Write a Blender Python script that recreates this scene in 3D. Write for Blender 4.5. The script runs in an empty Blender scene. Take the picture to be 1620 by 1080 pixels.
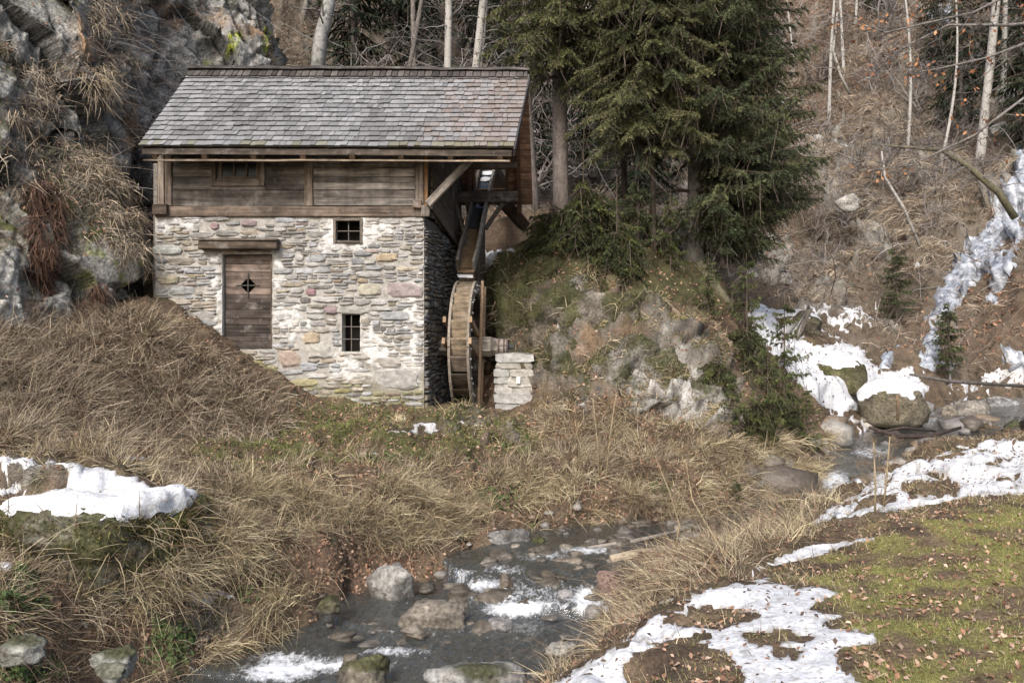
import bpy, math, random
import numpy as np
from mathutils import Vector, Matrix, Euler
random.seed(7); rng = np.random.default_rng(7)
S = bpy.context.scene; COL = S.collection
# ---------------------------------------------------------------- camera, sky, sun, exposure
cam = bpy.data.objects.new('camera', bpy.data.cameras.new('camera')); COL.objects.link(cam)
cam.location = (0, 0, 0); cam.rotation_euler = (math.radians(90), 0, 0)
cam.data.lens = 28; cam.data.sensor_width = 36; cam.data.clip_start = 0.05; cam.data.clip_end = 600
S.camera = cam
W = bpy.data.worlds.new('World'); S.world = W; W.use_nodes = True
nt = W.node_tree; bg = nt.nodes['Background']; sky = nt.nodes.new('ShaderNodeTexSky')
SUN_EL, SUN_AZ = 40.0, 200.0          # azimuth clockwise from +Y: behind the camera, to its left
sky.sky_type = 'NISHITA'; sky.sun_disc = False; sky.sun_elevation = math.radians(SUN_EL); sky.sun_rotation = math.radians(SUN_AZ)
sky.dust_density = 4.0; sky.air_density = 1.0; sky.ozone_density = 0.6
nt.links.new(sky.outputs[0], bg.inputs[0]); bg.inputs[1].default_value = 0.15
sl = bpy.data.lights.new('sun', 'SUN'); sl.energy = 2.0; sl.angle = math.radians(14); sl.color = (1, .975, .95)
so = bpy.data.objects.new('sun', sl); COL.objects.link(so)
_e, _a = math.radians(SUN_EL), math.radians(SUN_AZ)
so.rotation_euler = Vector((math.sin(_a)*math.cos(_e), math.cos(_a)*math.cos(_e), math.sin(_e))).to_track_quat('Z', 'Y').to_euler()
S.view_settings.view_transform = 'Standard'; S.view_settings.look = 'None'; S.view_settings.gamma = 1
S.view_settings.use_curve_mapping = False; S.view_settings.exposure = 0.52
S.cycles.max_bounces = 5; S.cycles.transparent_max_bounces = 8

# ---------------------------------------------------------------- numpy noise
_perm = rng.permutation(256).astype(np.int64); _perm = np.concatenate([_perm, _perm, _perm])
_g = rng.normal(size=(256, 3)); _g /= np.linalg.norm(_g, axis=1)[:, None]
_hr = rng.random((256, 4))
def perlin(p):
    p = np.asarray(p, float); i = np.floor(p).astype(np.int64); f = p - i; i &= 255
    u = f*f*f*(f*(f*6-15)+10); out = 0
    for dx in (0, 1):
        wx = u[:, 0] if dx else 1-u[:, 0]
        for dy in (0, 1):
            wy = u[:, 1] if dy else 1-u[:, 1]
            for dz in (0, 1):
                wz = u[:, 2] if dz else 1-u[:, 2]
                h = _perm[_perm[_perm[(i[:, 0]+dx) & 255]+((i[:, 1]+dy) & 255)]+((i[:, 2]+dz) & 255)]
                g = _g[h]
                out = out + wx*wy*wz*(g[:, 0]*(f[:, 0]-dx)+g[:, 1]*(f[:, 1]-dy)+g[:, 2]*(f[:, 2]-dz))
    return out*1.6
def fbm(p, o=4, gain=.5):
    p = np.asarray(p, float); a, s, t = 1, 0, 0
    for k in range(o):
        s = s + a*perlin(p*2.03**k+k*17.3); t += a; a *= gain
    return s/t
def facets(p):
    """blocky rock relief: every cell is its own tilted plane"""
    p = np.asarray(p, float); c = np.floor(p).astype(np.int64)
    best = np.full(len(p), 9.); second = best.copy(); val = np.zeros(len(p)); idn = np.zeros(len(p))
    for dx in (-1, 0, 1):
        for dy in (-1, 0, 1):
            for dz in (-1, 0, 1):
                q = c+(dx, dy, dz)
                h = _perm[_perm[_perm[q[:, 0] & 255]+(q[:, 1] & 255)]+(q[:, 2] & 255)]
                v = p-(q+_hr[h][:, :3]); d = np.sqrt((v*v).sum(1))
                m = d < best
                second = np.where(m, best, np.minimum(second, d))
                val = np.where(m, _hr[h][:, 3]-.5+(v*_g[h]).sum(1)*.9, val); idn = np.where(m, _hr[h][:, 3], idn)
                best = np.where(m, d, best)
    return val, second-best, idn
def sstep(a, b, x):
    t = np.clip((x-a)/(b-a), 0, 1); return t*t*(3-2*t)
def lerp(a, b, t): return a+(b-a)*t
F = 1260.0
def PX(u, v, Y): return Vector(((u-810)/F*Y, Y, (540-v)/F*Y))
def to_px(p): return 810+F*p[:, 0]/p[:, 1], 540-F*p[:, 2]/p[:, 1]

# ---------------------------------------------------------------- materials
def new_mat(name):
    m = bpy.data.materials.new(name); m.use_nodes = True
    return m, m.node_tree, m.node_tree.nodes['Principled BSDF']
def mat(name, rough=.85, scale=(8, 8, 8), lo=.7, hi=1.25, bump=.3, bscale=30., bdist=.01, fine=60., flo=.85, fhi=1.15, coat=0, spots=None, spec=.3):
    """base colour = the mesh's own colour x the object's colour x two grains of noise"""
    m, t, b = new_mat(name); N, L = t.nodes.new, t.links.new
    tc = N('ShaderNodeTexCoord'); oi = N('ShaderNodeObjectInfo'); mp = N('ShaderNodeMapping')
    ml = N('ShaderNodeMath'); ml.operation = 'MULTIPLY'; ml.inputs[1].default_value = 37.
    L(oi.outputs['Random'], ml.inputs[0]); ad = N('ShaderNodeVectorMath'); ad.operation = 'ADD'
    L(tc.outputs['Object'], ad.inputs[0]); L(ml.outputs[0], ad.inputs[1])
    L(ad.outputs[0], mp.inputs[0]); mp.inputs['Scale'].default_value = scale
    n1 = N('ShaderNodeTexNoise'); n1.inputs['Scale'].default_value = 1; n1.inputs['Detail'].default_value = 6; n1.inputs['Roughness'].default_value = .62
    L(mp.outputs[0], n1.inputs['Vector'])
    r1 = N('ShaderNodeMapRange'); r1.inputs[1].default_value = .3; r1.inputs[2].default_value = .7; r1.inputs[3].default_value = lo; r1.inputs[4].default_value = hi
    L(n1.outputs[0], r1.inputs[0])
    n2 = N('ShaderNodeTexNoise'); n2.inputs['Scale'].default_value = fine; n2.inputs['Detail'].default_value = 4
    L(tc.outputs['Object'], n2.inputs['Vector'])
    r2 = N('ShaderNodeMapRange'); r2.inputs[1].default_value = .3; r2.inputs[2].default_value = .7; r2.inputs[3].default_value = flo; r2.inputs[4].default_value = fhi
    L(n2.outputs[0], r2.inputs[0])
    at = N('ShaderNodeAttribute'); at.attribute_name = 'Col'
    a = N('ShaderNodeVectorMath'); a.operation = 'MULTIPLY'; L(at.outputs['Color'], a.inputs[0]); L(oi.outputs['Color'], a.inputs[1])
    c = N('ShaderNodeMath'); c.operation = 'MULTIPLY'; L(r1.outputs[0], c.inputs[0]); L(r2.outputs[0], c.inputs[1])
    d = N('ShaderNodeVectorMath'); d.operation = 'SCALE'; L(a.outputs[0], d.inputs[0]); L(c.outputs[0], d.inputs['Scale'])
    out = d.outputs[0]
    if spots:
        for (col, sc, t0, t1) in spots:
            n = N('ShaderNodeTexNoise'); n.inputs['Scale'].default_value = sc; n.inputs['Detail'].default_value = 7; n.inputs['Roughness'].default_value = .7
            L(ad.outputs[0], n.inputs['Vector'])
            r = N('ShaderNodeMapRange'); r.inputs[1].default_value = t0; r.inputs[2].default_value = t1; L(n.outputs[0], r.inputs[0])
            mx = N('ShaderNodeMix'); mx.data_type = 'RGBA'; L(r.outputs[0], mx.inputs[0]); L(out, mx.inputs[6]); mx.inputs[7].default_value = (*col, 1)
            out = mx.outputs[2]
    L(out, b.inputs['Base Color'])
    b.inputs['Roughness'].default_value = rough; b.inputs['Specular IOR Level'].default_value = spec
    if bump:
        nb = N('ShaderNodeTexNoise'); nb.inputs['Scale'].default_value = bscale; nb.inputs['Detail'].default_value = 8; nb.inputs['Roughness'].default_value = .65
        if abs(scale[0]-scale[2]) > 1 or abs(scale[0]-scale[1]) > 1: L(mp.outputs[0], nb.inputs['Vector']); nb.inputs['Scale'].default_value = 1.3
        else: L(ad.outputs[0], nb.inputs['Vector'])
        bp = N('ShaderNodeBump'); bp.inputs['Strength'].default_value = bump; bp.inputs['Distance'].default_value = bdist
        L(nb.outputs[0], bp.inputs['Height']); L(bp.outputs[0], b.inputs['Normal'])
    if coat: b.inputs['Coat Weight'].default_value = coat; b.inputs['Coat Roughness'].default_value = .2
    return m
M = {}
M['wood'] = mat('weathered_wood', .9, (.9, 17, 17), .3, 1.7, .6, bdist=.008, fine=5, flo=.6, fhi=1.35, spots=[((.04, .032, .027), 2.3, .46, .76), ((.36, .335, .31), 3.1, .55, .85)])
M['wood_y'] = mat('weathered_wood_cross_grain', .9, (34, 1.6, 34), .5, 1.35, .5, bdist=.006, fine=9, flo=.75, fhi=1.2)
M['shingle'] = mat('wood_shingle', .8, (22, 3, 22), .72, 1.22, .4, bdist=.004, fine=30, flo=.9, fhi=1.1)
M['stone'] = mat('wall_stone', .9, (9, 9, 14), .6, 1.3, .9, bscale=22, bdist=.018, fine=70, flo=.8, fhi=1.2)
M['mortar'] = mat('lime_mortar', .95, (14, 14, 14), .8, 1.12, .7, bscale=35, bdist=.012)
M['rock'] = mat('bare_rock', .92, (3, 3, 3), .5, 1.4, 1.0, bscale=9, bdist=.06, fine=22, flo=.5, fhi=1.5, spots=[((.42, .41, .38), 11, .64, .78), ((.05, .045, .038), 6, .57, .70)])
M['wet_rock'] = mat('wet_rock', .38, (6, 6, 9), .55, 1.35, .9, bscale=12, bdist=.03, fine=50, flo=.7, fhi=1.25, spec=.5)
M['ground'] = mat('ground', .95, (5, 5, 5), .6, 1.35, .9, bscale=14, bdist=.04, fine=45, flo=.6, fhi=1.4)
M['grass'] = mat('dry_grass', .8, (2, 2, 2), .75, 1.2, 0)
M['leaf'] = mat('leaf', .75, (6, 6, 6), .75, 1.25, 0)
M['needle'] = mat('needles', .7, (3, 3, 3), .6, 1.35, 0, spec=.2)
M['bark'] = mat('bark', .95, (14, 14, 5), .55, 1.35, .8, bscale=20, bdist=.02, fine=35, flo=.7, fhi=1.3)
M['birch'] = mat('birch_bark', .85, (10, 10, 22), .85, 1.1, .3, bscale=20, bdist=.01, spots=[((.06, .05, .045), 9, .56, .62)])
M['pale_bark'] = mat('lichen_bark', .9, (10, 10, 12), .7, 1.2, .5, bscale=20, bdist=.01, spots=[((.10, .09, .07), 7, .5, .66)])
M['iron'] = mat('rusty_iron', .6, (20, 20, 20), .7, 1.3, .3, bscale=60, bdist=.002)
# snow
def snow_mat():
    m, t, b = new_mat('snow'); N, L = t.nodes.new, t.links.new
    b.inputs['Base Color'].default_value = (.86, .88, .91, 1); b.inputs['Roughness'].default_value = .6
    b.inputs['Subsurface Weight'].default_value = .0
    n = N('ShaderNodeTexNoise'); n.inputs['Scale'].default_value = 9; n.inputs['Detail'].default_value = 8
    tc = N('ShaderNodeTexCoord'); L(tc.outputs['Object'], n.inputs['Vector'])
    bp = N('ShaderNodeBump'); bp.inputs['Strength'].default_value = .5; bp.inputs['Distance'].default_value = .05
    L(n.outputs[0], bp.inputs['Height']); L(bp.outputs[0], b.inputs['Normal'])
    n2 = N('ShaderNodeTexNoise'); n2.inputs['Scale'].default_value = 40; n2.inputs['Detail'].default_value = 6; L(tc.outputs['Object'], n2.inputs['Vector'])
    r = N('ShaderNodeValToRGB'); r.color_ramp.elements[0].position = .3; r.color_ramp.elements[0].color = (.45, .43, .4, 1)
    r.color_ramp.elements[1].position = .55; r.color_ramp.elements[1].color = (.70, .725, .765, 1); L(n2.outputs[0], r.inputs[0]); at = N('ShaderNodeAttribute'); at.attribute_name = 'Thin'; mx = N('ShaderNodeMix'); mx.data_type = 'RGBA'; L(at.outputs['Fac'], mx.inputs[0]); L(r.outputs[0], mx.inputs[6]); mx.inputs[7].default_value = (.30, .285, .265, 1); L(mx.outputs[2], b.inputs['Base Color'])
    return m
M['snow'] = snow_mat()
def ice_mat():
    m, t, b = new_mat('ice'); N, L = t.nodes.new, t.links.new
    tc = N('ShaderNodeTexCoord'); n = N('ShaderNodeTexNoise'); n.inputs['Scale'].default_value = 5; n.inputs['Detail'].default_value = 7; L(tc.outputs['Object'], n.inputs['Vector'])
    r = N('ShaderNodeValToRGB'); r.color_ramp.elements[0].position = .35; r.color_ramp.elements[0].color = (.17, .19, .23, 1)
    r.color_ramp.elements[1].position = .62; r.color_ramp.elements[1].color = (.50, .54, .60, 1); L(n.outputs[0], r.inputs[0]); L(r.outputs[0], b.inputs['Base Color'])
    b.inputs['Roughness'].default_value = .25
    bp = N('ShaderNodeBump'); bp.inputs['Strength'].default_value = .6; bp.inputs['Distance'].default_value = .08; L(n.outputs[0], bp.inputs['Height']); L(bp.outputs[0], b.inputs['Normal'])
    return m
M['ice'] = ice_mat()
def water_mat():
    m, t, b = new_mat('stream_water'); N, L = t.nodes.new, t.links.new
    out = t.nodes['Material Output']
    tc = N('ShaderNodeTexCoord'); mp = N('ShaderNodeMapping'); mp.inputs['Scale'].default_value = (1, .5, 1); mp.inputs['Rotation'].default_value = (0, 0, .5); L(tc.outputs['Object'], mp.inputs[0])
    n = N('ShaderNodeTexNoise'); n.inputs['Scale'].default_value = 7; n.inputs['Detail'].default_value = 8; n.inputs['Roughness'].default_value = .6; n.inputs['Distortion'].default_value = 1.0; L(mp.outputs[0], n.inputs['Vector'])
    bp = N('ShaderNodeBump'); bp.inputs['Strength'].default_value = .6; bp.inputs['Distance'].default_value = .06; L(n.outputs[0], bp.inputs['Height'])
    gl = N('ShaderNodeBsdfGlossy'); gl.inputs['Roughness'].default_value = .06; L(bp.outputs[0], gl.inputs['Normal'])
    tr = N('ShaderNodeBsdfTransparent'); tr.inputs[0].default_value = (.68, .69, .66, 1)
    df = N('ShaderNodeBsdfDiffuse'); df.inputs[0].default_value = (.13, .14, .135, 1)
    m1 = N('ShaderNodeMixShader'); m1.inputs[0].default_value = .36; L(tr.outputs[0], m1.inputs[1]); L(df.outputs[0], m1.inputs[2])
    fr = N('ShaderNodeFresnel'); fr.inputs[0].default_value = 1.36; L(bp.outputs[0], fr.inputs['Normal'])
    fm = N('ShaderNodeMapRange'); fm.inputs[1].default_value = .02; fm.inputs[2].default_value = .6; fm.inputs[3].default_value = .10; fm.inputs[4].default_value = .95; L(fr.outputs[0], fm.inputs[0]); m2 = N('ShaderNodeMixShader'); L(fm.outputs[0], m2.inputs[0]); L(m1.outputs[0], m2.inputs[1]); L(gl.outputs[0], m2.inputs[2])
    at = N('ShaderNodeAttribute'); at.attribute_name = 'Col'      # red channel = where the water breaks white
    mp2 = N('ShaderNodeMapping'); mp2.inputs['Scale'].default_value = (20, 13, 13); L(tc.outputs['Object'], mp2.inputs[0])
    n2 = N('ShaderNodeTexNoise'); n2.inputs['Scale'].default_value = 1; n2.inputs['Detail'].default_value = 9; n2.inputs['Roughness'].default_value = .7; n2.inputs['Distortion'].default_value = 1.2; L(mp2.outputs[0], n2.inputs['Vector'])
    ad = N('ShaderNodeMath'); ad.operation = 'ADD'; sp = N('ShaderNodeSeparateColor'); L(at.outputs['Color'], sp.inputs[0]); L(sp.outputs[0], ad.inputs[0]); L(n2.outputs[0], ad.inputs[1])
    r = N('ShaderNodeMapRange'); r.inputs[1].default_value = .80; r.inputs[2].default_value = 1.16; L(ad.outputs[0], r.inputs[0])
    fo = N('ShaderNodeBsdfDiffuse'); fo.inputs[0].default_value = (.66, .69, .72, 1)
    m3 = N('ShaderNodeMixShader'); L(r.outputs[0], m3.inputs[0]); L(m2.outputs[0], m3.inputs[1]); L(fo.outputs[0], m3.inputs[2])
    L(m3.outputs[0], out.inputs[0]); return m
M['water'] = water_mat()
def plain(name, col, rough=.5, metal=0, spec=.5):
    m, t, b = new_mat(name); b.inputs['Base Color'].default_value = (*col, 1); b.inputs['Roughness'].default_value = rough; b.inputs['Metallic'].default_value = metal
    b.inputs['Specular IOR Level'].default_value = spec; return m
M['glass'] = plain('old_glass', (.02, .025, .03), .25, 0, .25)
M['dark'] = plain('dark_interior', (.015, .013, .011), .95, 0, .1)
M['wet'] = plain('wet_trough_floor', (.05, .055, .065), .18, 0, .6)

# ---------------------------------------------------------------- mesh helpers
def link(name, me, m, parent=None, matrix=None, world=None):
    o = bpy.data.objects.new(name, me); COL.objects.link(o)
    if m and me and not me.materials: me.materials.append(m)
    if matrix is not None: o.matrix_basis = matrix
    if parent is not None:
        o.parent = parent; o.matrix_parent_inverse = PINV.get(parent.name, Matrix())
    return o
PINV = {}
def reg(o, total):                      # remember the inverse of a parent's world matrix
    PINV[o.name] = total.inverted(); return o
def np_mesh(name, V, Fc, col=None, domain='POINT', smooth=False):
    me = bpy.data.meshes.new(name); V = np.asarray(V, np.float32); Fc = np.asarray(Fc, np.int32)
    n, k = Fc.shape
    me.vertices.add(len(V)); me.vertices.foreach_set('co', V.ravel())
    me.loops.add(n*k); me.loops.foreach_set('vertex_index', Fc.ravel())
    me.polygons.add(n); me.polygons.foreach_set('loop_start', np.arange(0, n*k, k, dtype=np.int32)); me.polygons.foreach_set('loop_total', np.full(n, k, np.int32))
    me.polygons.foreach_set('use_smooth', np.full(n, smooth))
    me.update(calc_edges=True)
    if col is not None: set_col(me, col, domain)
    return me
def set_col(me, col, domain='POINT'):
    a = me.attributes.new('Col', 'FLOAT_COLOR', domain); c = np.ones((len(a.data), 4), np.float32); c[:, :3] = col; a.data.foreach_set('color', c.ravel())
class MB:
    def __init__(s): s.v = []; s.f = []; s.c = []
    def add(s, vs, fs, col=(1, 1, 1)):
        k = len(s.v); s.v += [tuple(v) for v in vs]; s.f += [tuple(k+i for i in f) for f in fs]; s.c += [col]*len(fs)
    def hull_box(s, p, q, col=(1, 1, 1), j=0):
        (x0, y0, z0), (x1, y1, z1) = p, q; r = lambda: random.uniform(-j, j)
        v = [(x+r(), y+r(), z+r()) for z in (z0, z1) for y in (y0, y1) for x in (x0, x1)]
        s.add(v, [(0, 2, 3, 1), (4, 5, 7, 6), (0, 1, 5, 4), (2, 6, 7, 3), (0, 4, 6, 2), (1, 3, 7, 5)], col)
    def ring_tube(s, pts, rad, sides=6, col=(1, 1, 1), cap=True, squash=1):
        pts = [Vector(p) for p in pts]; n = len(pts); k = len(s.v); rad = rad if hasattr(rad, '__len__') else [rad]*n
        ref = Vector((.31, .17, .93)); 
        for i, p in enumerate(pts):
            t = (pts[min(i+1, n-1)]-pts[max(i-1, 0)]).normalized()
            if abs(t.dot(ref)) > .95: ref = Vector((.9, .3, .1))
            a = t.cross(ref).normalized(); b = t.cross(a)
            for q in range(sides):
                w = 2*math.pi*q/sides; s.v.append(tuple(p+(a*math.cos(w)+b*math.sin(w)*squash)*rad[i]))
        for i in range(n-1):
            for q in range(sides):
                s.f.append((k+i*sides+q, k+i*sides+(q+1) % sides, k+(i+1)*sides+(q+1) % sides, k+(i+1)*sides+q)); s.c.append(col)
        if cap:
            s.f.append(tuple(k+q for q in range(sides))[::-1]); s.c.append(col)
            s.f.append(tuple(k+(n-1)*sides+q for q in range(sides))); s.c.append(col)
    def mesh(s, name, smooth=False):
        me = bpy.data.meshes.new(name); me.from_pydata(s.v, [], s.f); set_col(me, np.array(s.c, np.float32).reshape(-1, 3), 'FACE')
        if smooth: me.polygons.foreach_set('use_smooth', [True]*len(me.polygons))
        return me
    def build(s, name, m, parent=None, smooth=False, matrix=None): return link(name, s.mesh(name, smooth), m, parent, matrix)
def tag(o, label=None, cat=None, group=None, kind=None):
    if label: o['label'] = label
    if cat: o['category'] = cat
    if group: o['group'] = group
    if kind: o['kind'] = kind
    return o
def empty(name, loc, label, cat, group=None):
    o = bpy.data.objects.new(name, None); COL.objects.link(o); o.location = loc; o.empty_display_size = .2
    PINV[o.name] = Matrix.Translation(Vector(loc)).inverted(); return tag(o, label, cat, group)
def part_under(o): PINV[o.name] = o.matrix_basis.inverted(); return o    # children are given in world space
def beam(name, p0, p1, w, h, m, parent=None, col=(1, 1, 1), up=(0, 0, 1), j=.004, seg=4, ch=.12):
    """a sawn timber from p0 to p1, w across and h along up, with worn arrises"""
    p0, p1 = Vector(p0), Vector(p1); x = (p1-p0); L = x.length; x.normalize(); u = Vector(up); y = u.cross(x).normalized(); z = x.cross(y)
    mb = MB(); cw, chh = min(w, h)*ch, min(w, h)*ch; prof = [(-w/2+cw, -h/2), (w/2-cw, -h/2), (w/2, -h/2+chh), (w/2, h/2-chh), (w/2-cw, h/2), (-w/2+cw, h/2), (-w/2, h/2-chh), (-w/2, -h/2+chh)]
    vs = []
    for i in range(seg+1):
        dy, dz = random.uniform(-j, j), random.uniform(-j, j)
        for (a, b) in prof: vs.append((-L/2+L*i/seg, a+dy+random.uniform(-j, j)*.5, b+dz+random.uniform(-j, j)*.5))
    fs = [tuple(range(8))[::-1], tuple(seg*8+q for q in range(8))]
    for i in range(seg):
        for q in range(8): fs.append((i*8+q, i*8+(q+1) % 8, (i+1)*8+(q+1) % 8, (i+1)*8+q))
    mb.add(vs, fs, col)
    mt = Matrix(((x.x, y.x, z.x, 0), (x.y, y.y, z.y, 0), (x.z, y.z, z.z, 0), (0, 0, 0, 1))); mt.translation = (p0+p1)/2
    return mb.build(name, m, parent, matrix=mt)
def ribbons(P, Wd, col, spread=None):
    """P (N,K,3) strand points, Wd (N,K) widths, col (N,3) -> verts, quads, face colours"""
    N_, K = P.shape[:2]; T = P[:, -1]-P[:, 0]; r = rng.normal(size=(N_, 3)) if spread is None else spread
    s = np.cross(T, r); s /= np.linalg.norm(s, axis=1)[:, None]+1e-9
    A = P-s[:, None]*Wd[..., None]/2; B = P+s[:, None]*Wd[..., None]/2
    V = np.stack([A, B], 2).reshape(-1, 3); base = (np.arange(N_)*K*2)[:, None]; k = (np.arange(K-1)*2)[None]
    q = base+k; Fc = np.stack([q, q+1, q+3, q+2], -1).reshape(-1, 4)
    return V, Fc, np.repeat(col, K-1, 0)
def join(parts):
    V, Fc, C, k = [], [], [], 0
    for v, f, c in parts: V.append(v); Fc.append(f+k); C.append(c); k += len(v)
    return np.concatenate(V), np.concatenate(Fc), np.concatenate(C)
def strands(p, n, L, lean, droop, width, col, K=4, rand=.45):
    """p (N,3) roots, n normals, lean (N,3) push, droop factor; returns ribbons"""
    N_ = len(p); d = n+lean+rng.normal(size=(N_, 3))*rand; d /= np.linalg.norm(d, axis=1)[:, None]
    t = np.linspace(0, 1, K)[None, :, None]; L = L[:, None, None]; dr = np.asarray(droop)
    dr = (dr if dr.ndim else np.full(N_, dr))[:, None, None]
    side = rng.normal(size=(N_, 3))[:, None]*.25
    P = p[:, None]+d[:, None]*t*L+(np.array([0, 0, -1.])*dr+side)*t*t*L
    Wd = width[:, None]*np.array([1, .85, .6, .15])[None, :K] if K == 4 else width[:, None]*np.linspace(1, .2, K)[None]
    return ribbons(P, Wd, col)
def palette(cols, n, jitter=.18):
    c = np.array(cols)[rng.integers(0, len(cols), n)]
    return np.clip(c*(1+rng.normal(size=(n, 1))*jitter), .004, .9)
# ================================================================ TERRAIN
CP = """662,645,14.3 500,625,14.3 440,590,14.2 390,566,14.2 300,500,14.2 245,465,14.2 560,640,14.2
200,545,12.8 100,525,13 0,530,12 -200,535,11 200,615,12 100,680,10.5 0,680,9.5 300,700,11.5 450,690,12 600,660,13 350,620,12.8 330,560,13.4 -200,700,8 -600,700,7
0,735,8.6 120,735,8.6 270,770,8.2 300,745,9.8 500,732,11 700,690,12.5 850,722,12.3 400,730,10.5
0,800,7.9 150,860,7.9 290,880,7.9 -200,850,7.5 320,820,8.6 380,850,8.2
0,1000,5.8 200,1050,5.8 0,1080,5.3 350,950,7.4 300,900,7.7 120,950,7.0 -200,1080,5 340,1065,7.0 250,1080,6.2 400,1000,7.7 430,920,8.0
450,850,9 600,850,9.6 500,930,8.4 620,920,8.8 700,868,10 850,850,10.8 750,800,11 600,790,10.4 450,780,9.9 700,740,11.7 900,800,11.2 950,835,10.9
900,690,13 1000,740,12 1100,780,11.5 1000,840,10.9 1150,835,10.9 1230,780,12
870,1078,4.4 1000,1010,5.0 1050,955,5.6 1180,910,6.3 1280,855,7.2 1275,830,8.2 1340,790,9.5 1400,745,11.5 1480,712,13.5 1600,692,14.5
1620,1080,3.6 1300,1080,3.7 1100,1080,3.9 1620,900,5.5 1620,800,7.8 1400,950,5 1300,900,6.2 1500,760,10 1450,830,7 1900,900,5.5 1900,720,12 1800,800,7.8
1000,900,8.4 1050,930,7.3 960,980,7.1 1150,880,8.6 1240,850,9.4 900,1060,6.0 1230,812,11.0
1340,770,12 1400,725,14.2 1300,745,13.6 1340,700,15 1440,645,18.6 1480,690,16
1200,490,22 1330,530,20 1300,600,17 1440,600,18.2 1350,650,16 1250,560,18 1350,500,25 1300,440,30 1400,520,23 1470,560,21
1620,690,17 1620,650,20 1560,600,20.5 1540,560,21 1620,590,20 1620,400,24 1620,200,30 1620,50,36 1500,450,26 1450,500,24 1400,350,31 1500,200,36 1300,250,38 1300,100,45 1250,0,50 1450,0,46 1620,-100,42 1850,400,22 1850,200,26 1850,600,18.5 1850,-100,34
700,640,15 690,600,17 770,640,15.3 775,600,16.5 760,500,18 790,410,19 790,350,20 770,560,17.0 700,560,18.2
860,640,14.6 850,600,15.2 860,520,15.6 830,450,16.3 860,400,16.9 880,362,17.8 950,420,15.9 950,500,15.2 950,580,14.6 950,640,13.9
1050,480,15.4 1050,560,14.6 1050,620,14 1130,540,15 1130,600,14.3 1150,660,13.6 1150,700,13 1100,418,17.3 1160,480,17 1200,560,16 1230,640,14.8 1270,700,13.8 1290,755,12.9 1150,770,11.9 1000,700,12.9
1050,385,18 950,372,18 1000,350,20 1190,480,20 1230,430,26 1080,300,30 1000,200,38 900,100,44 850,300,26 800,350,21
700,200,30 600,50,36 500,50,34 800,0,50 1000,0,55 850,-60,58 600,-80,46 400,0,34""".split()
pts = np.array([[*PX(*map(float, c.split(',')))] for c in CP])
ext = np.array([[-9, 15, .2], [-12, 12, 0], [-9, 11, .1], [-9, 18, 1], [-6, 17, .5], [-3, 17, -.4], [-5, 16, 0], [-2.5, 16, -1], [-4, 20, 1], [-14, 30, 9], [-25, 30, 12], [-20, 15, 2], [0, 1, -1.62], [3, 1, -1.6], [-3, 1, -2.7], [-3, 4, -2.9],
    [-2, 5.5, -3.1], [-.8, 5, -2.9], [-6, 3, -2.2], [8, 4, -1.55], [14, 8, -1.4], [20, 16, 2], [30, 25, 14], [30, 60, 36], [0, 75, 36], [-30, 70, 34], [0, 110, 60], [60, 110, 62], [-60, 110, 60], [-30, 10, 0], [-8, 3, -2], [40, 10, 12], [60, 40, 35]])
pts = np.concatenate([pts, ext])
# ease pairs that nearly coincide in plan, they would make spikes
keep = []
for i in range(len(pts)):
    if all(np.hypot(*(pts[i, :2]-pts[k, :2])) > .28 for k in keep): keep.append(i)
pts = pts[keep]
_c2 = .12
def _phi(d2): return -np.sqrt(d2+_c2)
_A = _phi(((pts[:, None, :2]-pts[None, :, :2])**2).sum(-1)); _A[np.diag_indices(len(pts))] += .05
_Pm = np.c_[np.ones(len(pts)), pts[:, :2]]
_K = np.block([[_A, _Pm], [_Pm.T, np.zeros((3, 3))]]); _sol = np.linalg.solve(_K, np.r_[pts[:, 2], 0, 0, 0])
STREAM = np.array([  # x, y, half width, water level
 [-3.2, 4.6, 1.1, -3.32], [-2.4, 6.0, 1.25, -3.24], [-1.5, 7.0, 1.5, -3.12], [-.85, 7.6, 1.55, -2.96], [-.5, 8.2, 1.5, -2.92], [-.05, 8.75, 1.15, -2.79], [.2, 9.4, 1.0, -2.69], [.7, 10.1, .85, -2.60], [1.5, 10.55, .6, -2.58], [2.5, 10.75, .5, -2.55],
 [3.6, 11.3, .5, -2.48], [4.7, 12.2, .5, -2.40], [5.6, 13.3, .55, -2.28], [6.5, 14.6, .6, -2.12], [7.6, 16, .7, -1.98], [8.9, 17.3, .75, -1.82], [10.4, 18.6, .7, -1.68], [13, 20.2, .7, -1.45], [18, 22, .8, -.9]])
def stream_at(x, y):
    best = np.full(x.shape, 1e9); zw = np.zeros(x.shape); hw = np.ones(x.shape); s_ = np.zeros(x.shape)
    for i in range(len(STREAM)-1):
        a, b = STREAM[i], STREAM[i+1]; d = b[:2]-a[:2]; t = np.clip(((x-a[0])*d[0]+(y-a[1])*d[1])/(d@d), 0, 1)
        q = np.hypot(x-a[0]-t*d[0], y-a[1]-t*d[1]); w = a[2]+(b[2]-a[2])*t; e = q-w
        m = e < best; best = np.where(m, e, best); zw = np.where(m, a[3]+(b[3]-a[3])*t, zw); s_ = np.where(m, i+t, s_)
    return best, zw, s_
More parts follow.
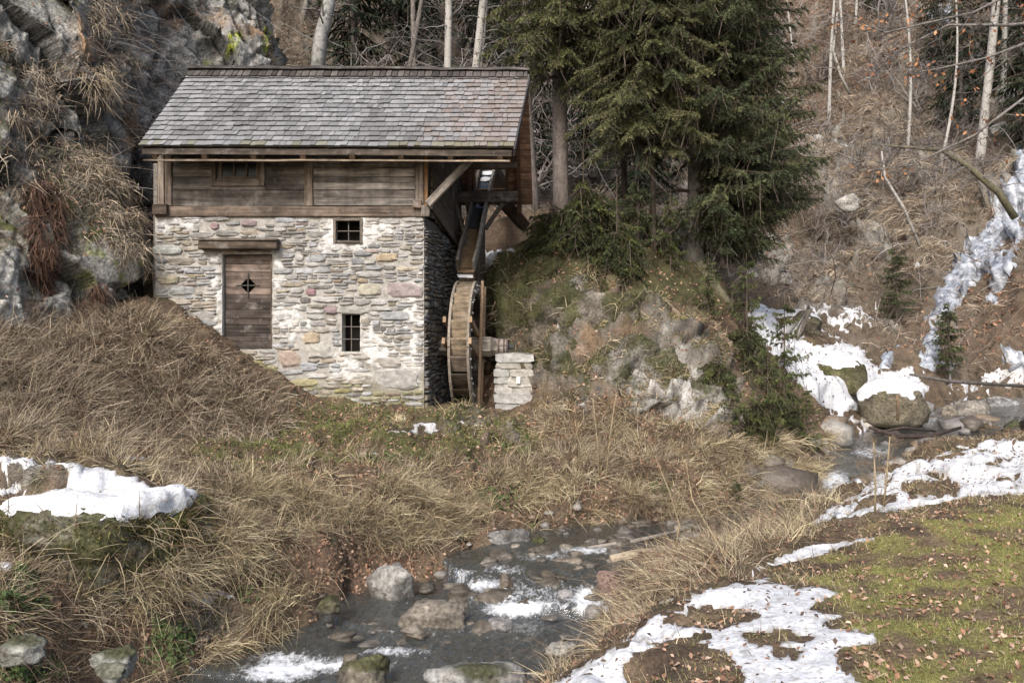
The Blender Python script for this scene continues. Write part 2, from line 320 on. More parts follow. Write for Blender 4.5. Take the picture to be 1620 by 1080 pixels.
def ground(x, y):
    x = np.atleast_1d(np.asarray(x, float)); y = np.atleast_1d(np.asarray(y, float)); z = np.empty(len(x))
    for s in range(0, len(x), 20000):
        e = slice(s, s+20000)
        d2 = (x[e, None]-pts[None, :, 0])**2+(y[e, None]-pts[None, :, 1])**2
        z[e] = _phi(d2)@_sol[:len(pts)]+_sol[-3]+_sol[-2]*x[e]+_sol[-1]*y[e]
    e, zw, _ = stream_at(x, y)
    carve = zw-.30+np.clip(e+.1, 0, None)*1.5+np.clip(e-.5, 0, None)*3
    h = .25; k = np.clip(.5+.5*(z-carve)/h, 0, 1)
    return lerp(z, carve, k)-h*k*(1-k)
# --- grid, finer where the picture needs it
ang = np.concatenate([np.linspace(-62, -37, 30)[:-1], np.linspace(-37, 37, 560), np.linspace(37, 62, 30)[1:]])*math.pi/180
rr = [1.3]
while rr[-1] < 118:
    r = rr[-1]; rr.append(r+r*.0105*(.42 if 13 < r < 17.2 else .5 if 17 < r < 30 else 1 if r > 4 else 1.4))
rr = np.array(rr); nA, nR = len(ang), len(rr)
RR, AA = np.meshgrid(rr, ang, indexing='ij'); gx, gy = (RR*np.sin(AA)).ravel(), (RR*np.cos(AA)).ravel()
gz = ground(gx, gy)
def poly_sd(u, v, poly):
    """signed distance in photograph pixels, positive inside"""
    poly = np.array(poly, float); d = np.full(u.shape, 1e9); ins = np.zeros(u.shape, bool)
    for i in range(len(poly)):
        a, b = poly[i], poly[(i+1) % len(poly)]; e = b-a; t = np.clip(((u-a[0])*e[0]+(v-a[1])*e[1])/(e@e+1e-9), 0, 1)
        d = np.minimum(d, np.hypot(u-a[0]-t*e[0], v-a[1]-t*e[1]))
        c = ((a[1] > v) != (b[1] > v)) & (u < (b[0]-a[0])*(v-a[1])/(b[1]-a[1]+1e-12)+a[0]); ins ^= c
    return np.where(ins, d, -d)
def PP(s): return [tuple(map(float, q.split(','))) for q in s.split()]
G0 = np.stack([gx, gy, gz], 1)
T = G0.reshape(nR, nA, 3)
def normals(T):
    a = np.gradient(T, axis=0); b = np.gradient(T, axis=1); n = np.cross(b, a); n /= np.linalg.norm(n, axis=2)[..., None]+1e-9
    return n
NR = normals(T).reshape(-1, 3)
if NR[:, 2].mean() < 0: NR = -NR
u, v = to_px(G0)
# rock: the knoll's face, outcrops on the far slope, ledges on the banks
R_KNOLL = PP("770,560 790,470 850,420 900,470 960,455 1010,480 1100,500 1140,560 1160,610 1175,690 1130,700 1080,680 1040,640 970,640 900,650 850,660 830,600")
R_SMALL = [PP(s) for s in ["1290,500 1240,560 1230,540 1260,500", "1290,215 1340,200 1330,240 1290,250", "1190,290 1260,270 1300,290 1240,330 1190,340",
  "1305,310 1340,310 1345,335 1300,335", "1370,360 1410,340 1420,440 1380,430", "1160,395 1240,410 1230,450 1170,440", "1250,200 1330,205 1300,260 1260,250", "1560,150 1620,140 1620,190 1570,190",
  "270,930 380,950 400,1020 280,1030", "900,835 1040,820 1060,860 930,865", "1020,760 1060,750 1070,790 1030,790", "1200,760 1290,800 1270,840 1190,830", "690,650 700,690 840,700 830,665", "0,740 120,742 125,768 0,775", "900,640 935,640 940,670 905,670", "985,620 1050,640 1110,660 1150,690 1040,680 980,645"]]
dist = np.hypot(gx, gy)
n_lo = fbm(G0*.9, 4); n_mid = fbm(G0*3.1+5, 4); n_hi = fbm(G0*9+11, 3)
mR = sstep(-14, 10, poly_sd(u, v, R_KNOLL)+n_mid*30)
mR = np.where((gy > 12.5) & (gy < 19), mR, 0)
for P_ in R_SMALL: mR = np.maximum(mR, sstep(-6, 6, poly_sd(u, v, P_)+n_mid*14))
far = sstep(19, 24, gy)
slope_rock = sstep(.10, .36, n_lo+fbm(G0*.35+3, 3)*.6+(1-NR[:, 2])*.35-.2)*far
mR = np.maximum(mR, slope_rock*.9)
# relief
path = sstep(-30, 30, poly_sd(u, v, PP("1000,1100 1180,930 1330,850 1500,790 1700,760 1700,1200 900,1200"))); path = np.where(gy < 10.5, path, 0)
amp = np.clip(dist/12, .35, 2.6)*(1-.82*path)
e_, zw_, s_ = stream_at(gx, gy); inch = sstep(.25, -.1, e_)
disp = (n_lo*.20+n_mid*.10)*amp*(1-.93*inch)+n_hi*.035*(1-.5*path)
idx = np.where(mR > .02)[0]
fv, fe, fi = facets(G0[idx]*(1.1, 1.1, 1.6)); fv2, _, _ = facets(G0[idx]*4.1+3)
sc = np.where(gy[idx] > 19, 2.4, 1.0)
fv3, _, _ = facets(G0[idx]/2.2+9)
fz3, _, _ = facets(G0[idx]*(8, 8, 11)+6); crk = sstep(.07, 0, fe)
disp[idx] += mR[idx]*(fv*.42*1.0+fv2*.16+fz3*.04-crk*.10+np.where(gy[idx] > 19, fv3*1.1, 0))*np.where(gy[idx] < 12.5, .35, .8)
hum = fbm(G0*1.5+77, 3); disp += .30*hum*(1-path)*sstep(14.5, 13, gy)*(1-inch)
# tussocky far slope
disp += far*(fbm(G0*.7+9, 4)*.6+fbm(G0*.22+2, 3)*2.0)
rkf = sstep(.3, .8, mR)*far; disp += rkf*.25
G = G0+NR*disp[:, None]
# sunk below the mill's floor so that nothing pokes into the rooms
# vertical hold near the mill front line
T = G.reshape(nR, nA, 3); NG = normals(T).reshape(-1, 3)
if NG[:, 2].mean() < 0: NG = -NG
u, v = to_px(G)
# --- what covers the ground where
def area(poly, soft=20, wob=25, n=None): return sstep(-soft, soft, poly_sd(u, v, PP(poly))+(n_mid if n is None else n)*wob)
mound = area("-400,495 230,500 330,560 450,640 430,690 250,700 100,685 -400,700", 15, 20)
terrace = area("280,700 450,640 640,650 850,690 860,725 500,735 330,745", 12, 20)
lawn = np.where(gy < 9, area("1290,900 1400,850 1500,820 1660,790 1700,1200 1380,1100 1330,1000", 22, 60), 0)
litter_red = np.maximum(area("1180,-200 1500,-200 1480,60 1350,200 1220,420 1180,420", 30, 60), np.maximum(area("1400,560 1560,430 1650,420 1650,560 1560,580 1480,560", 20, 40), np.maximum(area("740,330 830,330 800,410 760,420", 10, 20), area("480,860 640,870 700,930 560,945 480,930", 8, 20))))
litter_red = np.maximum(litter_red, area("860,640 1000,620 1180,740 1180,800 1000,790 870,700", 15, 30)*.7)
moss = np.maximum(area("820,400 900,350 1040,380 1120,420 1160,500 1100,490 980,470 860,440 800,500 780,470", 10, 25), sstep(.1, .42, fbm(G0*1.7+20, 4)+(NG[:, 2]-.6)*.3)*.55)
moss = np.where((gy < 20), moss, moss*.5)
hollow = sstep(0, 1, area("1100,800 1350,720 1340,800 1200,860 1050,860", 12, 20))
c_soil = np.array([.085, .060, .042]); c_straw = np.array([.20, .15, .095]); c_litter = np.array([.125, .085, .06]); c_moss = np.array([.050, .054, .020]); c_lawn = np.array([.21, .20, .065])
c_rock = np.array([.15, .135, .115]); c_ochre = np.array([.22, .155, .10]); c_bed = np.array([.085, .08, .068])
def mixc(c, d, m): return c+(np.asarray(d)-c)*np.clip(m, 0, 1)[:, None]
c = np.tile(c_soil, (len(G), 1)); c = mixc(c, c_straw, sstep(-.3, .4, n_mid)*.6); c = mixc(c, (.145, .12, .09), far*.8); c = mixc(c, (.085, .07, .055), far*sstep(-.1, .3, fbm(G0*.45+61, 4))*.8); c = mixc(c, (.22, .20, .17), far*sstep(.1, .4, fbm(G0*.8+91, 4))*.7); c = mixc(c, c_litter, litter_red*sstep(-.5, .3, n_hi)*.6)
c = mixc(c, c_moss, moss*.8); c = mixc(c, c_moss*1.3, terrace*sstep(-.1, .35, n_mid)); c = mixc(c, (.15, .105, .07), lawn); c = mixc(c, c_lawn, lawn*sstep(-.3, .2, n_mid))
rc = np.tile(c_rock, (len(G), 1)); rc = mixc(rc, c_ochre, sstep(.0, .5, fbm(G0*1.3+40, 4))); rc = mixc(rc, (.36, .35, .325), sstep(.2, .55, fbm(G0*2.3+50, 5))); rc = mixc(rc, (.13, .09, .055), sstep(-.1, .35, fbm(G0*(1.6, 1.6, .7)+81, 5))*.8); rc = mixc(rc, (.45, .44, .42), np.where(gy < 19, area('1000,590 1110,560 1160,640 1170,690 1090,670 1010,620', 20, 50), 0)*.8); rc = mixc(rc, (.06, .05, .03), np.where(gy < 19, area('740,440 850,400 900,470 860,560 800,600 760,600', 20, 40), 0)*.75); rc = mixc(rc, (.07, .065, .06), sstep(.05, .4, fbm(G0*(3, 3, 1)+60, 5))); rc = mixc(rc, c_moss, sstep(.0, .35, fbm(G0*2.5+70, 4)+(NG[:, 2]-.5)*.5)*.9)
rc = mixc(rc, (.36, .35, .32), far*.55); c = mixc(c, rc, mR); c = mixc(c, c_bed, sstep(.12, -.05, e_)); c = mixc(c, (.10, .075, .055), hollow*.5)
tcol = c
# --- keep only faces a viewer near the camera could see is not worth it: the sheet stays whole
ii = np.arange(nR*nA).reshape(nR, nA); Q = np.stack([ii[:-1, :-1], ii[:-1, 1:], ii[1:, 1:], ii[1:, :-1]], -1).reshape(-1, 4)
tag(link('ground', np_mesh('ground', G, Q, tcol, smooth=True), M['ground']), 'rough winter ground falling from the mill terrace to the stream', kind='structure')

# ================================================================ SNOW AND ICE on the ground
SNOW = [("-200,722 0,720 60,722 130,733 185,742 230,760 272,785 240,792 180,797 90,788 0,784 -200,790", 9, None),
 ("60,693 100,690 142,696 100,699", 1.5, None), ("188,720 232,722 230,728 195,728", 1.5, None), ("250,737 305,738 300,742 255,742", 1.5, None), ("565,716 600,713 606,719 575,722", 1.5, None), ("640,733 662,733 662,739 642,739", 1, None),
 ("270,925 330,920 385,945 340,950 330,972 300,955", 3, None), ("110,982 165,972 192,975 142,990", 2, None), ("0,885 20,888 22,905 0,908", 2, None), ("655,668 700,663 764,668 772,676 700,671 650,677", 2, None),
 ("612,682 700,678 690,686 618,686", 1.5, None), ("665,830 690,830 690,838 668,838", 1, None), ("930,708 975,722 960,728 925,714", 1, None), ("1140,690 1175,695 1150,702", 1.5, None),
 ("1268,834 1330,788 1400,745 1480,715 1560,697 1750,680 1750,770 1560,788 1480,800 1400,812 1340,820 1290,834", 9, 1), ("1175,908 1230,880 1285,856 1390,850 1335,866 1290,880 1240,894", 4, None),
 ("850,1090 930,1040 1000,1000 1020,975 1050,950 1120,930 1200,915 1300,922 1325,940 1285,962 1330,975 1300,985 1385,998 1395,1022 1330,1030 1330,1055 1420,1100 1100,1200", 8, 2),
 ("1183,483 1240,493 1320,533 1345,545 1368,552 1368,566 1400,590 1440,578 1468,618 1420,632 1380,640 1330,655 1300,640 1260,600 1230,570 1196,530", 8, 3),
 ("1240,470 1330,480 1400,470 1390,520 1350,540 1290,505", 10, 4), ("1540,592 1600,573 1700,560 1700,620 1560,612", 8, 1), ("1400,640 1460,636 1470,690 1400,690", 8, 4), ("1290,645 1380,650 1425,690 1350,705", 8, 4), ("1480,600 1560,590 1600,620 1500,630", 8, 4), ("1290,690 1360,700 1400,720 1340,740 1300,735", 8, 4),
 ("1330,740 1380,742 1385,762 1335,765", 6, None), ("1440,410 1462,410 1458,424 1442,424", 2, None), ("752,430 775,430 778,500 758,508", 5, 4), ("768,395 815,392 815,428 770,430", 4, None), ("845,355 880,357 880,361 846,360", 1.5, None), ("1485,570 1520,575 1500,590", 2, None)]
HOLES = ["-200,745 0,744 90,738 130,752 118,766 60,770 0,768 -200,775", "1060,974 1130,962 1200,975 1150,988 1080,990", "1180,1003 1240,999 1285,1010 1225,1022 1185,1016", "990,1050 1040,1016 1100,1014 1150,1038 1180,1078 1100,1100 1000,1090", "1225,1025 1270,1028 1260,1040 1230,1036", "1420,765 1500,760 1520,778 1440,785", "1100,1000 1120,1005 1100,1008",
         "1240,500 1330,540 1300,545 1235,515", "1050,955 1090,948 1080,960 1040,968"]
sd = np.full(len(G), -99.)
streak = fbm(np.c_[G[:, 0]*1.3+G[:, 1]*.9, G[:, 1]*6-G[:, 0]*2.2, G[:, 2]*2]+7, 4)
grain = fbm(G0*np.array([7., 11, 7])+31, 4)
for s, soft, mode in SNOW:
    d = poly_sd(u, v, PP(s))
    if mode == 1: d = np.minimum(d, 9)-3.5+streak*20+grain*6
    elif mode == 2: d = np.minimum(d, 12)-3.0+streak*16+grain*9
    elif mode == 3: d = np.minimum(d, 12)+2+grain*12+streak*8
    elif mode == 4: d = np.minimum(d, 9)-8+grain*24+streak*14
    else: d = d+(grain*5+n_hi*3)*min(1, soft/3)
    sd = np.maximum(sd, d)
for s in HOLES: sd = np.minimum(sd, -poly_sd(u, v, PP(s))-1+grain*14)
sd = np.where((gy > 1.3) & (e_ > -.05), sd, -99)
# shaded far patches
px_m = F/np.maximum(gy, 1); th = np.clip(sd/px_m, -.3, .14)
snow_m = sstep(-1, 1.5, sd)
H = np.clip(.003+th*.26, -.05, .05)+fbm(G0*2.2+3, 3)*.014+fbm(G0*7+3, 3)*.006
def cover(name, mask_d, Hh, m, label, kind='structure'):
    on = mask_d > -5; keepf = on[Q].any(1); q = Q[keepf]; used = np.unique(q); remap = np.full(len(G), -1); remap[used] = np.arange(len(used))
    V_ = G[used]+NG[used]*Hh[used, None]
    me_ = np_mesh(name, V_, remap[q], smooth=True); th_ = me_.attributes.new('Thin', 'FLOAT', 'POINT'); th_.data.foreach_set('value', (1-sstep(-1, 5, mask_d[used]+fbm(V_*9, 3)*5)).astype(np.float32))
    return tag(link(name, me_, m), label, kind=kind)
    return tag(link(name, np_mesh(name, V_, remap[q], smooth=True), m), label, kind=kind)
Hs = np.where(sd > 0, H, np.clip(sd/px_m*1.2, -.12, 0)-.012)
cover('snow', sd, Hs, M['snow'], 'melting snow patches lying on the banks and the meadow')
# frozen seeps down the far bank
ICE = ["1660,225 1640,320 1605,365 1588,310 1605,225", "1612,345 1578,415 1535,460 1510,500 1480,530 1462,505 1492,440 1540,372 1585,320", "1640,330 1600,430 1575,480 1560,470 1600,380", "1480,520 1488,580 1455,580 1460,530", "1600,395 1575,450 1555,455 1585,395", "1462,530 1490,530 1482,590 1460,588", "1584,545 1620,560 1640,585 1585,582", "1395,560 1420,548 1410,585 1380,585", "1430,650 1480,660 1490,690 1420,690", "1500,640 1530,630 1540,650 1510,655", "1460,15 1500,0 1520,30 1470,45"]
idd = np.full(len(G), -99.); run = fbm(np.c_[gx*3, gy*.6, gz*.8]+3, 4)
for s in ICE: idd = np.maximum(idd, np.minimum(poly_sd(u, v, PP(s)), 9)-1.5+run*15+grain*12)
idd = np.where(e_ > -.3, idd, -99)
cover('ice', idd, np.where(idd > 0, np.clip(idd/px_m*.9, 0, .16)+run*.05+.02, np.clip(idd/px_m*1.5, -.2, 0)-.02), M['ice'], 'frozen seeps hanging down the far bank')
snow_any = (sd > -1.5)

# ================================================================ STREAM
rw = [5.0]
while rw[-1] < 24: rw.append(rw[-1]*(1.0036 if rw[-1] < 12.5 else 1.007))
aw = np.linspace(-36, 42, 620)*math.pi/180; RW, AW = np.meshgrid(rw, aw, indexing='ij'); wx_, wy_ = (RW*np.sin(AW)).ravel(), (RW*np.cos(AW)).ravel()
we, wzw, wsi = stream_at(wx_, wy_); iw = np.arange(len(wx_)).reshape(len(rw), len(aw)); wQ = np.stack([iw[:-1, :-1], iw[:-1, 1:], iw[1:, 1:], iw[1:, :-1]], -1).reshape(-1, 4)
wqf = wQ[(we < .8)[wQ].all(1)]; us_ = np.unique(wqf); rm_ = np.full(len(wx_), -1); rm_[us_] = np.arange(len(us_))
wp = np.stack([wx_[us_], wy_[us_], wzw[us_]], 1)
sl_ = np.abs(np.gradient(STREAM[:, 3]))/np.hypot(*np.gradient(STREAM[:, :2], axis=0).T); rap = sstep(.08, .2, np.interp(wsi[us_], np.arange(len(STREAM)), sl_))
rid = 1-np.abs(fbm(wp*(7, 7, 1)+3, 3))*2.2
wp[:, 2] += rid*(.012+.03*rap)+fbm(wp*(16, 16, 1), 3)*(.012+.02*rap)
uu, vv = to_px(wp)
foam = .06+.34*rap+np.clip(rid-.75, 0, 1)*.5*(.3+rap)
for (fu, fv_, fr, fh, k) in [(830, 962, 60, 12, .75), (690, 1060, 10, 8, .1), (520, 1052, 110, 14, .5), (440, 1062, 60, 16, .65), (620, 1030, 70, 10, .35), (700, 995, 200, 40, .16), (760, 925, 60, 12, .4), (930, 870, 60, 8, .45), (450, 1040, 60, 12, .4), (930, 945, 26, 20, .6), (790, 945, 30, 10, .5), (860, 880, 60, 10, .35), (1320, 760, 30, 20, .5), (1440, 660, 60, 20, .45), (1510, 640, 30, 12, .6), (1380, 715, 40, 12, .4), (800, 900, 50, 10, .3), (720, 905, 40, 10, .3)]:
    foam = np.maximum(foam, foam*.4+1.1*k*(.7+.5*rid)*np.exp(-((uu-fu)/fr)**2-((vv-fv_)/fh)**2))
wq = rm_[wqf]
tag(link('stream_water', np_mesh('stream_water', wp, wq, np.c_[foam, foam, foam], smooth=True), M['water']), 'shallow clear brook running over stones', kind='structure')
# ================================================================ THE MILL
WY = 14.3
def fx(u): return (u-810)/F*WY
def fz(v): return (540-v)/F*WY
mill = empty('water_mill', (fx(460), WY+1.4, -1.2), 'old two storey water mill of rubble stone with dark timber upper floor and shingle roof', 'mill')
SW0 = Vector((fx(671), WY, 0)); SW1 = Vector((-1.16, 17.2, 0)); sdir = (SW1-SW0).normalized(); snor = Vector((sdir.y, -sdir.x, 0))
LX = fx(246); ZT = fz(343); ZB = -1.75
def sub(name, parent=mill): return name
# openings in the front wall: u0,v0,u1,v1
OPEN = {'door': (352, 402, 431, 552), 'wup': (528, 346, 574, 385), 'wlow': (541, 497, 570, 556)}
def in_open(x, z, g=0):
    for a, b, c_, d in OPEN.values():
        if fx(a)-g < x < fx(c_)+g and fz(d)-g < z < fz(b)+g: return True
    return False
# --- lime mortar bed behind the stones, with the openings left out
nx, nz = 380, 290; X, Z = np.meshgrid(np.linspace(LX, SW0.x+.0, nx), np.linspace(ZB, ZT, nz), indexing='ij')
def snap(A, vals):
    for val in vals:
        i = np.abs(A-val).argmin(); A[i] = val
xs = np.linspace(LX, SW0.x, nx); zs = np.linspace(ZB, ZT, nz)
snap(xs, [fx(k) for o in OPEN.values() for k in (o[0], o[2])]); snap(zs, [fz(k) for o in OPEN.values() for k in (o[1], o[3])])
X, Z = np.meshgrid(xs, zs, indexing='ij'); P = np.stack([X.ravel(), np.full(X.size, WY), Z.ravel()], 1)
# lime smears: proud of the stones here
um, vm = 810+F*P[:, 0]/WY, 540-F*P[:, 2]/WY
smear = np.maximum.reduce([sstep(-12, 16, poly_sd(um, vm, PP(s))-6+fbm(P*7, 4)*34) for s in ["505,343 620,343 640,365 580,400 560,395 520,410 500,395", "334,400 352,400 352,556 325,560 335,480", "431,470 470,480 500,520 460,540 431,520", "570,500 640,560 600,590 560,570", "250,345 330,345 320,365 250,372", "560,556 600,600 520,610 530,556", "640,440 668,440 668,620 640,600", "431,402 455,410 450,470 431,470"]]+[np.zeros(len(P))])
P[:, 1] -= .008+np.clip(fbm(P*11, 4)*.016, -.01, .03)+smear*.028
edge = np.zeros(len(P)) 
iq = np.arange(nx*nz).reshape(nx, nz); fq = np.stack([iq[:-1, :-1], iq[1:, :-1], iq[1:, 1:], iq[:-1, 1:]], -1).reshape(-1, 4)
cx, cz = X[:-1, :-1].ravel()*.5+X[1:, 1:].ravel()*.5, Z[:-1, :-1].ravel()*.5+Z[1:, 1:].ravel()*.5
okf = np.array([not in_open(a, b) for a, b in zip(cx, cz)])
mcol = np.tile([.40, .385, .355], (len(P), 1)); mcol = mixc(mcol, (.64, .635, .62), smear); mcol = mixc(mcol, (.20, .18, .15), sstep(-.1, .4, fbm(P*5+9, 4))*.8*(1-smear)); mcol = mixc(mcol, (.20, .19, .11), sstep(-.3, -1.2, P[:, 2])*.6)
wall = tag(link('stone_wall', np_mesh('stone_wall', P, fq[okf], mcol, smooth=True), M['mortar'], mill), None); PINV['stone_wall'] = Matrix()
def stone_mesh(mb, cxx, czz, w, h, out, col, to=None, k=10):
    """one rubble stone: an uneven rounded slab standing proud of the mortar"""
    to = to or (lambda a, d, b: (a, WY-d, b)); ph = random.uniform(0, 1); e = random.uniform(3.2, 9)
    ring = []
    for i in range(k):
        t = 2*math.pi*(i+random.uniform(-.28, .28))/k; cc, s_ = math.cos(t), math.sin(t)
        r = 1/((abs(cc)**e+abs(s_)**e)**(1/e)); r *= random.uniform(.86, 1.08)
        ring.append((cc*r*w/2, s_*r*h/2))
    tilt = random.uniform(-.05, .05); tx, tz = random.uniform(-.12, .12), random.uniform(-.25, .25)
    f = lambda x, z, s, d: to(cxx+x*s, d+(x*tx+z*tz)*s, czz+z*s+x*tilt)
    v = [f(x, z, 1, -.05) for x, z in ring]+[f(x, z, 1.0, out*.55) for x, z in ring]+[f(x, z, .84-random.uniform(0, .08), out+random.uniform(-.006, .004)) for x, z in ring]+[f(random.uniform(-.15, .15)*w, random.uniform(-.1, .1)*h, 1, out+random.uniform(.0, .012))]
    fs = []
    for i in range(k):
        j = (i+1) % k; fs += [(i, j, k+j, k+i), (k+i, k+j, 2*k+j, 2*k+i), (2*k+i, 2*k+j, 3*k)]
    mb.add(v, fs, col)
STONEC = [(.33, .32, .305)]*6+[(.42, .41, .39)]*6+[(.29, .295, .30)]*4+[(.36, .37, .39)]*2+[(.35, .31, .255)]*4+[(.37, .32, .24)]*2+[(.20, .19, .175)]*3+[(.33, .26, .19)]+[(.27, .215, .18)]
def layout(x0, x1, z0, z1, hole, hmin=.045, hmax=.13, wmin=.13, wmax=.42):
    """rubble courses that rise and fall, thicken and split"""
    z = z0; out = []; nb = 0
    while z < z1:
        big = random.random() < (.32 if z < 0 else .16); h = random.uniform(hmin, hmax)*(1.35 if big else .9)*(1.15 if z < -.3 else 1); nb += 1
        if z+h > z1-.03: h = z1-z
        x = x0+random.uniform(-.02, .02)
        while x < x1-.02:
            w = random.uniform(wmin, wmax)*(.6+h*5); w = min(w, x1-x)
            if x1-(x+w) < .09: w = x1-x
            yy = z+.035*math.sin(x*1.7+z*2)+.02*math.sin(x*5+nb)
            if h > .085 and random.random() < .55:
                q = random.uniform(.35, .65)*h; rows = [(yy, q), (yy+q, h-q)]
            else: rows = [(yy, h)]
            for (b, hh) in rows:
                segs = [(x, w)]
                if w > .3 and hh < .08 and random.random() < .4: s_ = random.uniform(.35, .65)*w; segs = [(x, s_), (x+s_, w-s_)]
                for (a, ww) in segs: out.append([a+ww/2, b+hh/2, ww-random.uniform(.004, .016), hh*random.uniform(.84, 1.0)-.003])
            x += w
        z += h
    return out
SPECIAL = [(638, 459, 58, 25, (.29, .225, .23)), (524, 490, 22, 13, (.20, .125, .14)), (395, 353, 26, 12, (.25, .17, .185)), (340, 358, 14, 10, (.27, .15, .16)), (458, 567, 36, 28, (.40, .30, .23)), (493, 534, 28, 18, (.40, .31, .19)), (504, 553, 42, 26, (.42, .41, .36)), (612, 407, 34, 13, (.40, .30, .18)),
           (558, 491, 56, 12, (.32, .32, .29)), (483, 605, 46, 12, (.33, .29, .12)), (625, 600, 70, 34, (.38, .37, .35)), (610, 573, 44, 18, (.45, .42, .38)), (265, 396, 48, 16, (.34, .36, .34)), (266, 443, 36, 15, (.36, .31, .20)), (288, 460, 40, 14, (.36, .38, .38)), (492, 347+115, 16, 12, (.30, .14, .17)), (585, 458, 36, 18, (.38, .35, .26)), (490, 580, 30, 14, (.36, .38, .42))]
stones = []
lay = layout(LX+.01, SW0.x-.005, ZB+.1, ZT-.01, None)
sp = [(fx(a), fz(b), c_/F*WY, d/F*WY, col) for a, b, c_, d, col in SPECIAL]
def smear_at(x, z):
    i = min(max(int((x-LX)/(SW0.x-LX)*(nx-1)), 0), nx-1); k = min(max(int((z-ZB)/(ZT-ZB)*(nz-1)), 0), nz-1); return smear[i*nz+k]
for (a, b, w, h) in lay:
    if any(abs(a-s[0]) < s[2]/2+w*.32 and abs(b-s[1]) < s[3]/2+h*.3 for s in sp): continue
    # clip against openings
    bad = False
    for (o0, o1, o2, o3) in OPEN.values():
        xa, xb, za, zb = fx(o0)-.01, fx(o2)+.01, fz(o3)-.005, fz(o1)+.005
        if b+h*.4 > za and b-h*.4 < zb:
            if a-w/2 < xb and a+w/2 > xa:
                if a < xa+.0: nw = xa-(a-w/2); a, w = a-w/2+nw/2, nw
                elif a > xb: nw = a+w/2-xb; a, w = xb+nw/2, nw
                else: bad = True
                if w < .05: bad = True
    if bad: continue
    col = random.choice(STONEC); k = random.uniform(.75, 1.25); col = tuple(np.clip(np.array(col)*k, .02, .62))
    low = sstep(-.35, -1.0, b)
    if b < -.25 and a < fx(470) and random.random() < .5 or (b < -.55 and random.random() < .3): col = tuple(np.array(col)*.35+np.array((.34, .29, .07))*.6)
    elif random.random() < low*.35: col = (.22, .21, .10)
    s = smear_at(a, b)
    col = tuple(lerp(np.array(col)*.85, np.array((.56, .555, .54)), min(.7, s*.5+random.uniform(0, .22))))
    stones.append((w*h, a, b, w, h, random.uniform(.022, .046), col))
for s in sp: stones.append((9+s[2]*s[3], s[0], s[1], s[2], s[3], .045, tuple(lerp(np.array(s[4]), np.array((.33, .32, .30)), .33))))
stones.sort(key=lambda s: -s[0])
rest = MB()
for i, (ar, a, b, w, h, out, col) in enumerate(stones):
    vis = b > -1.25 and not (b < .3-(a-LX)*.55)           # earth covers the wall's lower left
    if i < 300:
        mb = MB(); stone_mesh(mb, a, b, w, h, out, col, k=11 if w*h > .02 else 9); mb.build('stone', M['stone'], wall)
    else: stone_mesh(rest, a, b, w, h, out, col, k=8)
tag(rest.build('small_stone_infill', M['stone'], wall), kind='stuff')
# --- side wall, its shade painted in by darkening the stone colours
side = MB(); L2 = (SW1-SW0).length
toS = lambda a, d, b: tuple(SW0+sdir*a+snor*d+Vector((0, 0, b)))
for (a, b, w, h) in layout(.0, L2, ZB, 2.1, None, .05, .12, .12, .3):
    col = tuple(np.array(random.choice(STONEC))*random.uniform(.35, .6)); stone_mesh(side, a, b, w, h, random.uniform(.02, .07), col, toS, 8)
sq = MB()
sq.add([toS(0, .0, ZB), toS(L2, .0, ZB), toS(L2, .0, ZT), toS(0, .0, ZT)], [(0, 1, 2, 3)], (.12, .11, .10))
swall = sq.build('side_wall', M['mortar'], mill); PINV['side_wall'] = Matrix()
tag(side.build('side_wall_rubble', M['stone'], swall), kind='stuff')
# --- reveals, and a box painted near-black for the unlit rooms behind
def reveal(name, o, depth, col, back=True):
    a, b, c_, d = o; x0, x1, z0, z1 = fx(a), fx(c_), fz(d), fz(b); m = MB(); y0, y1 = WY-.012, WY+depth
    for q in ([(x0, y0, z0), (x0, y1, z0), (x0, y1, z1), (x0, y0, z1)], [(x1, y0, z0), (x1, y0, z1), (x1, y1, z1), (x1, y1, z0)], [(x0, y0, z1), (x0, y1, z1), (x1, y1, z1), (x1, y0, z1)], [(x0, y0, z0), (x1, y0, z0), (x1, y1, z0), (x0, y1, z0)]): m.add(q, [(0, 1, 2, 3)], col)
    return m.build(name, M['mortar'], wall)
for nm, o, dp, cc in (('door_reveal', OPEN['door'], .2, (.55, .54, .51)), ('window_reveal', OPEN['wup'], .3, (.5, .49, .46)), ('window_reveal', OPEN['wlow'], .3, (.46, .45, .42))): reveal(nm, o, dp, cc)
room = MB(); room.hull_box((LX+.15, WY+.31, ZB), (SW0.x-.1, WY+2.4, 3.0)); room.build('dark_room', M['dark'], mill)
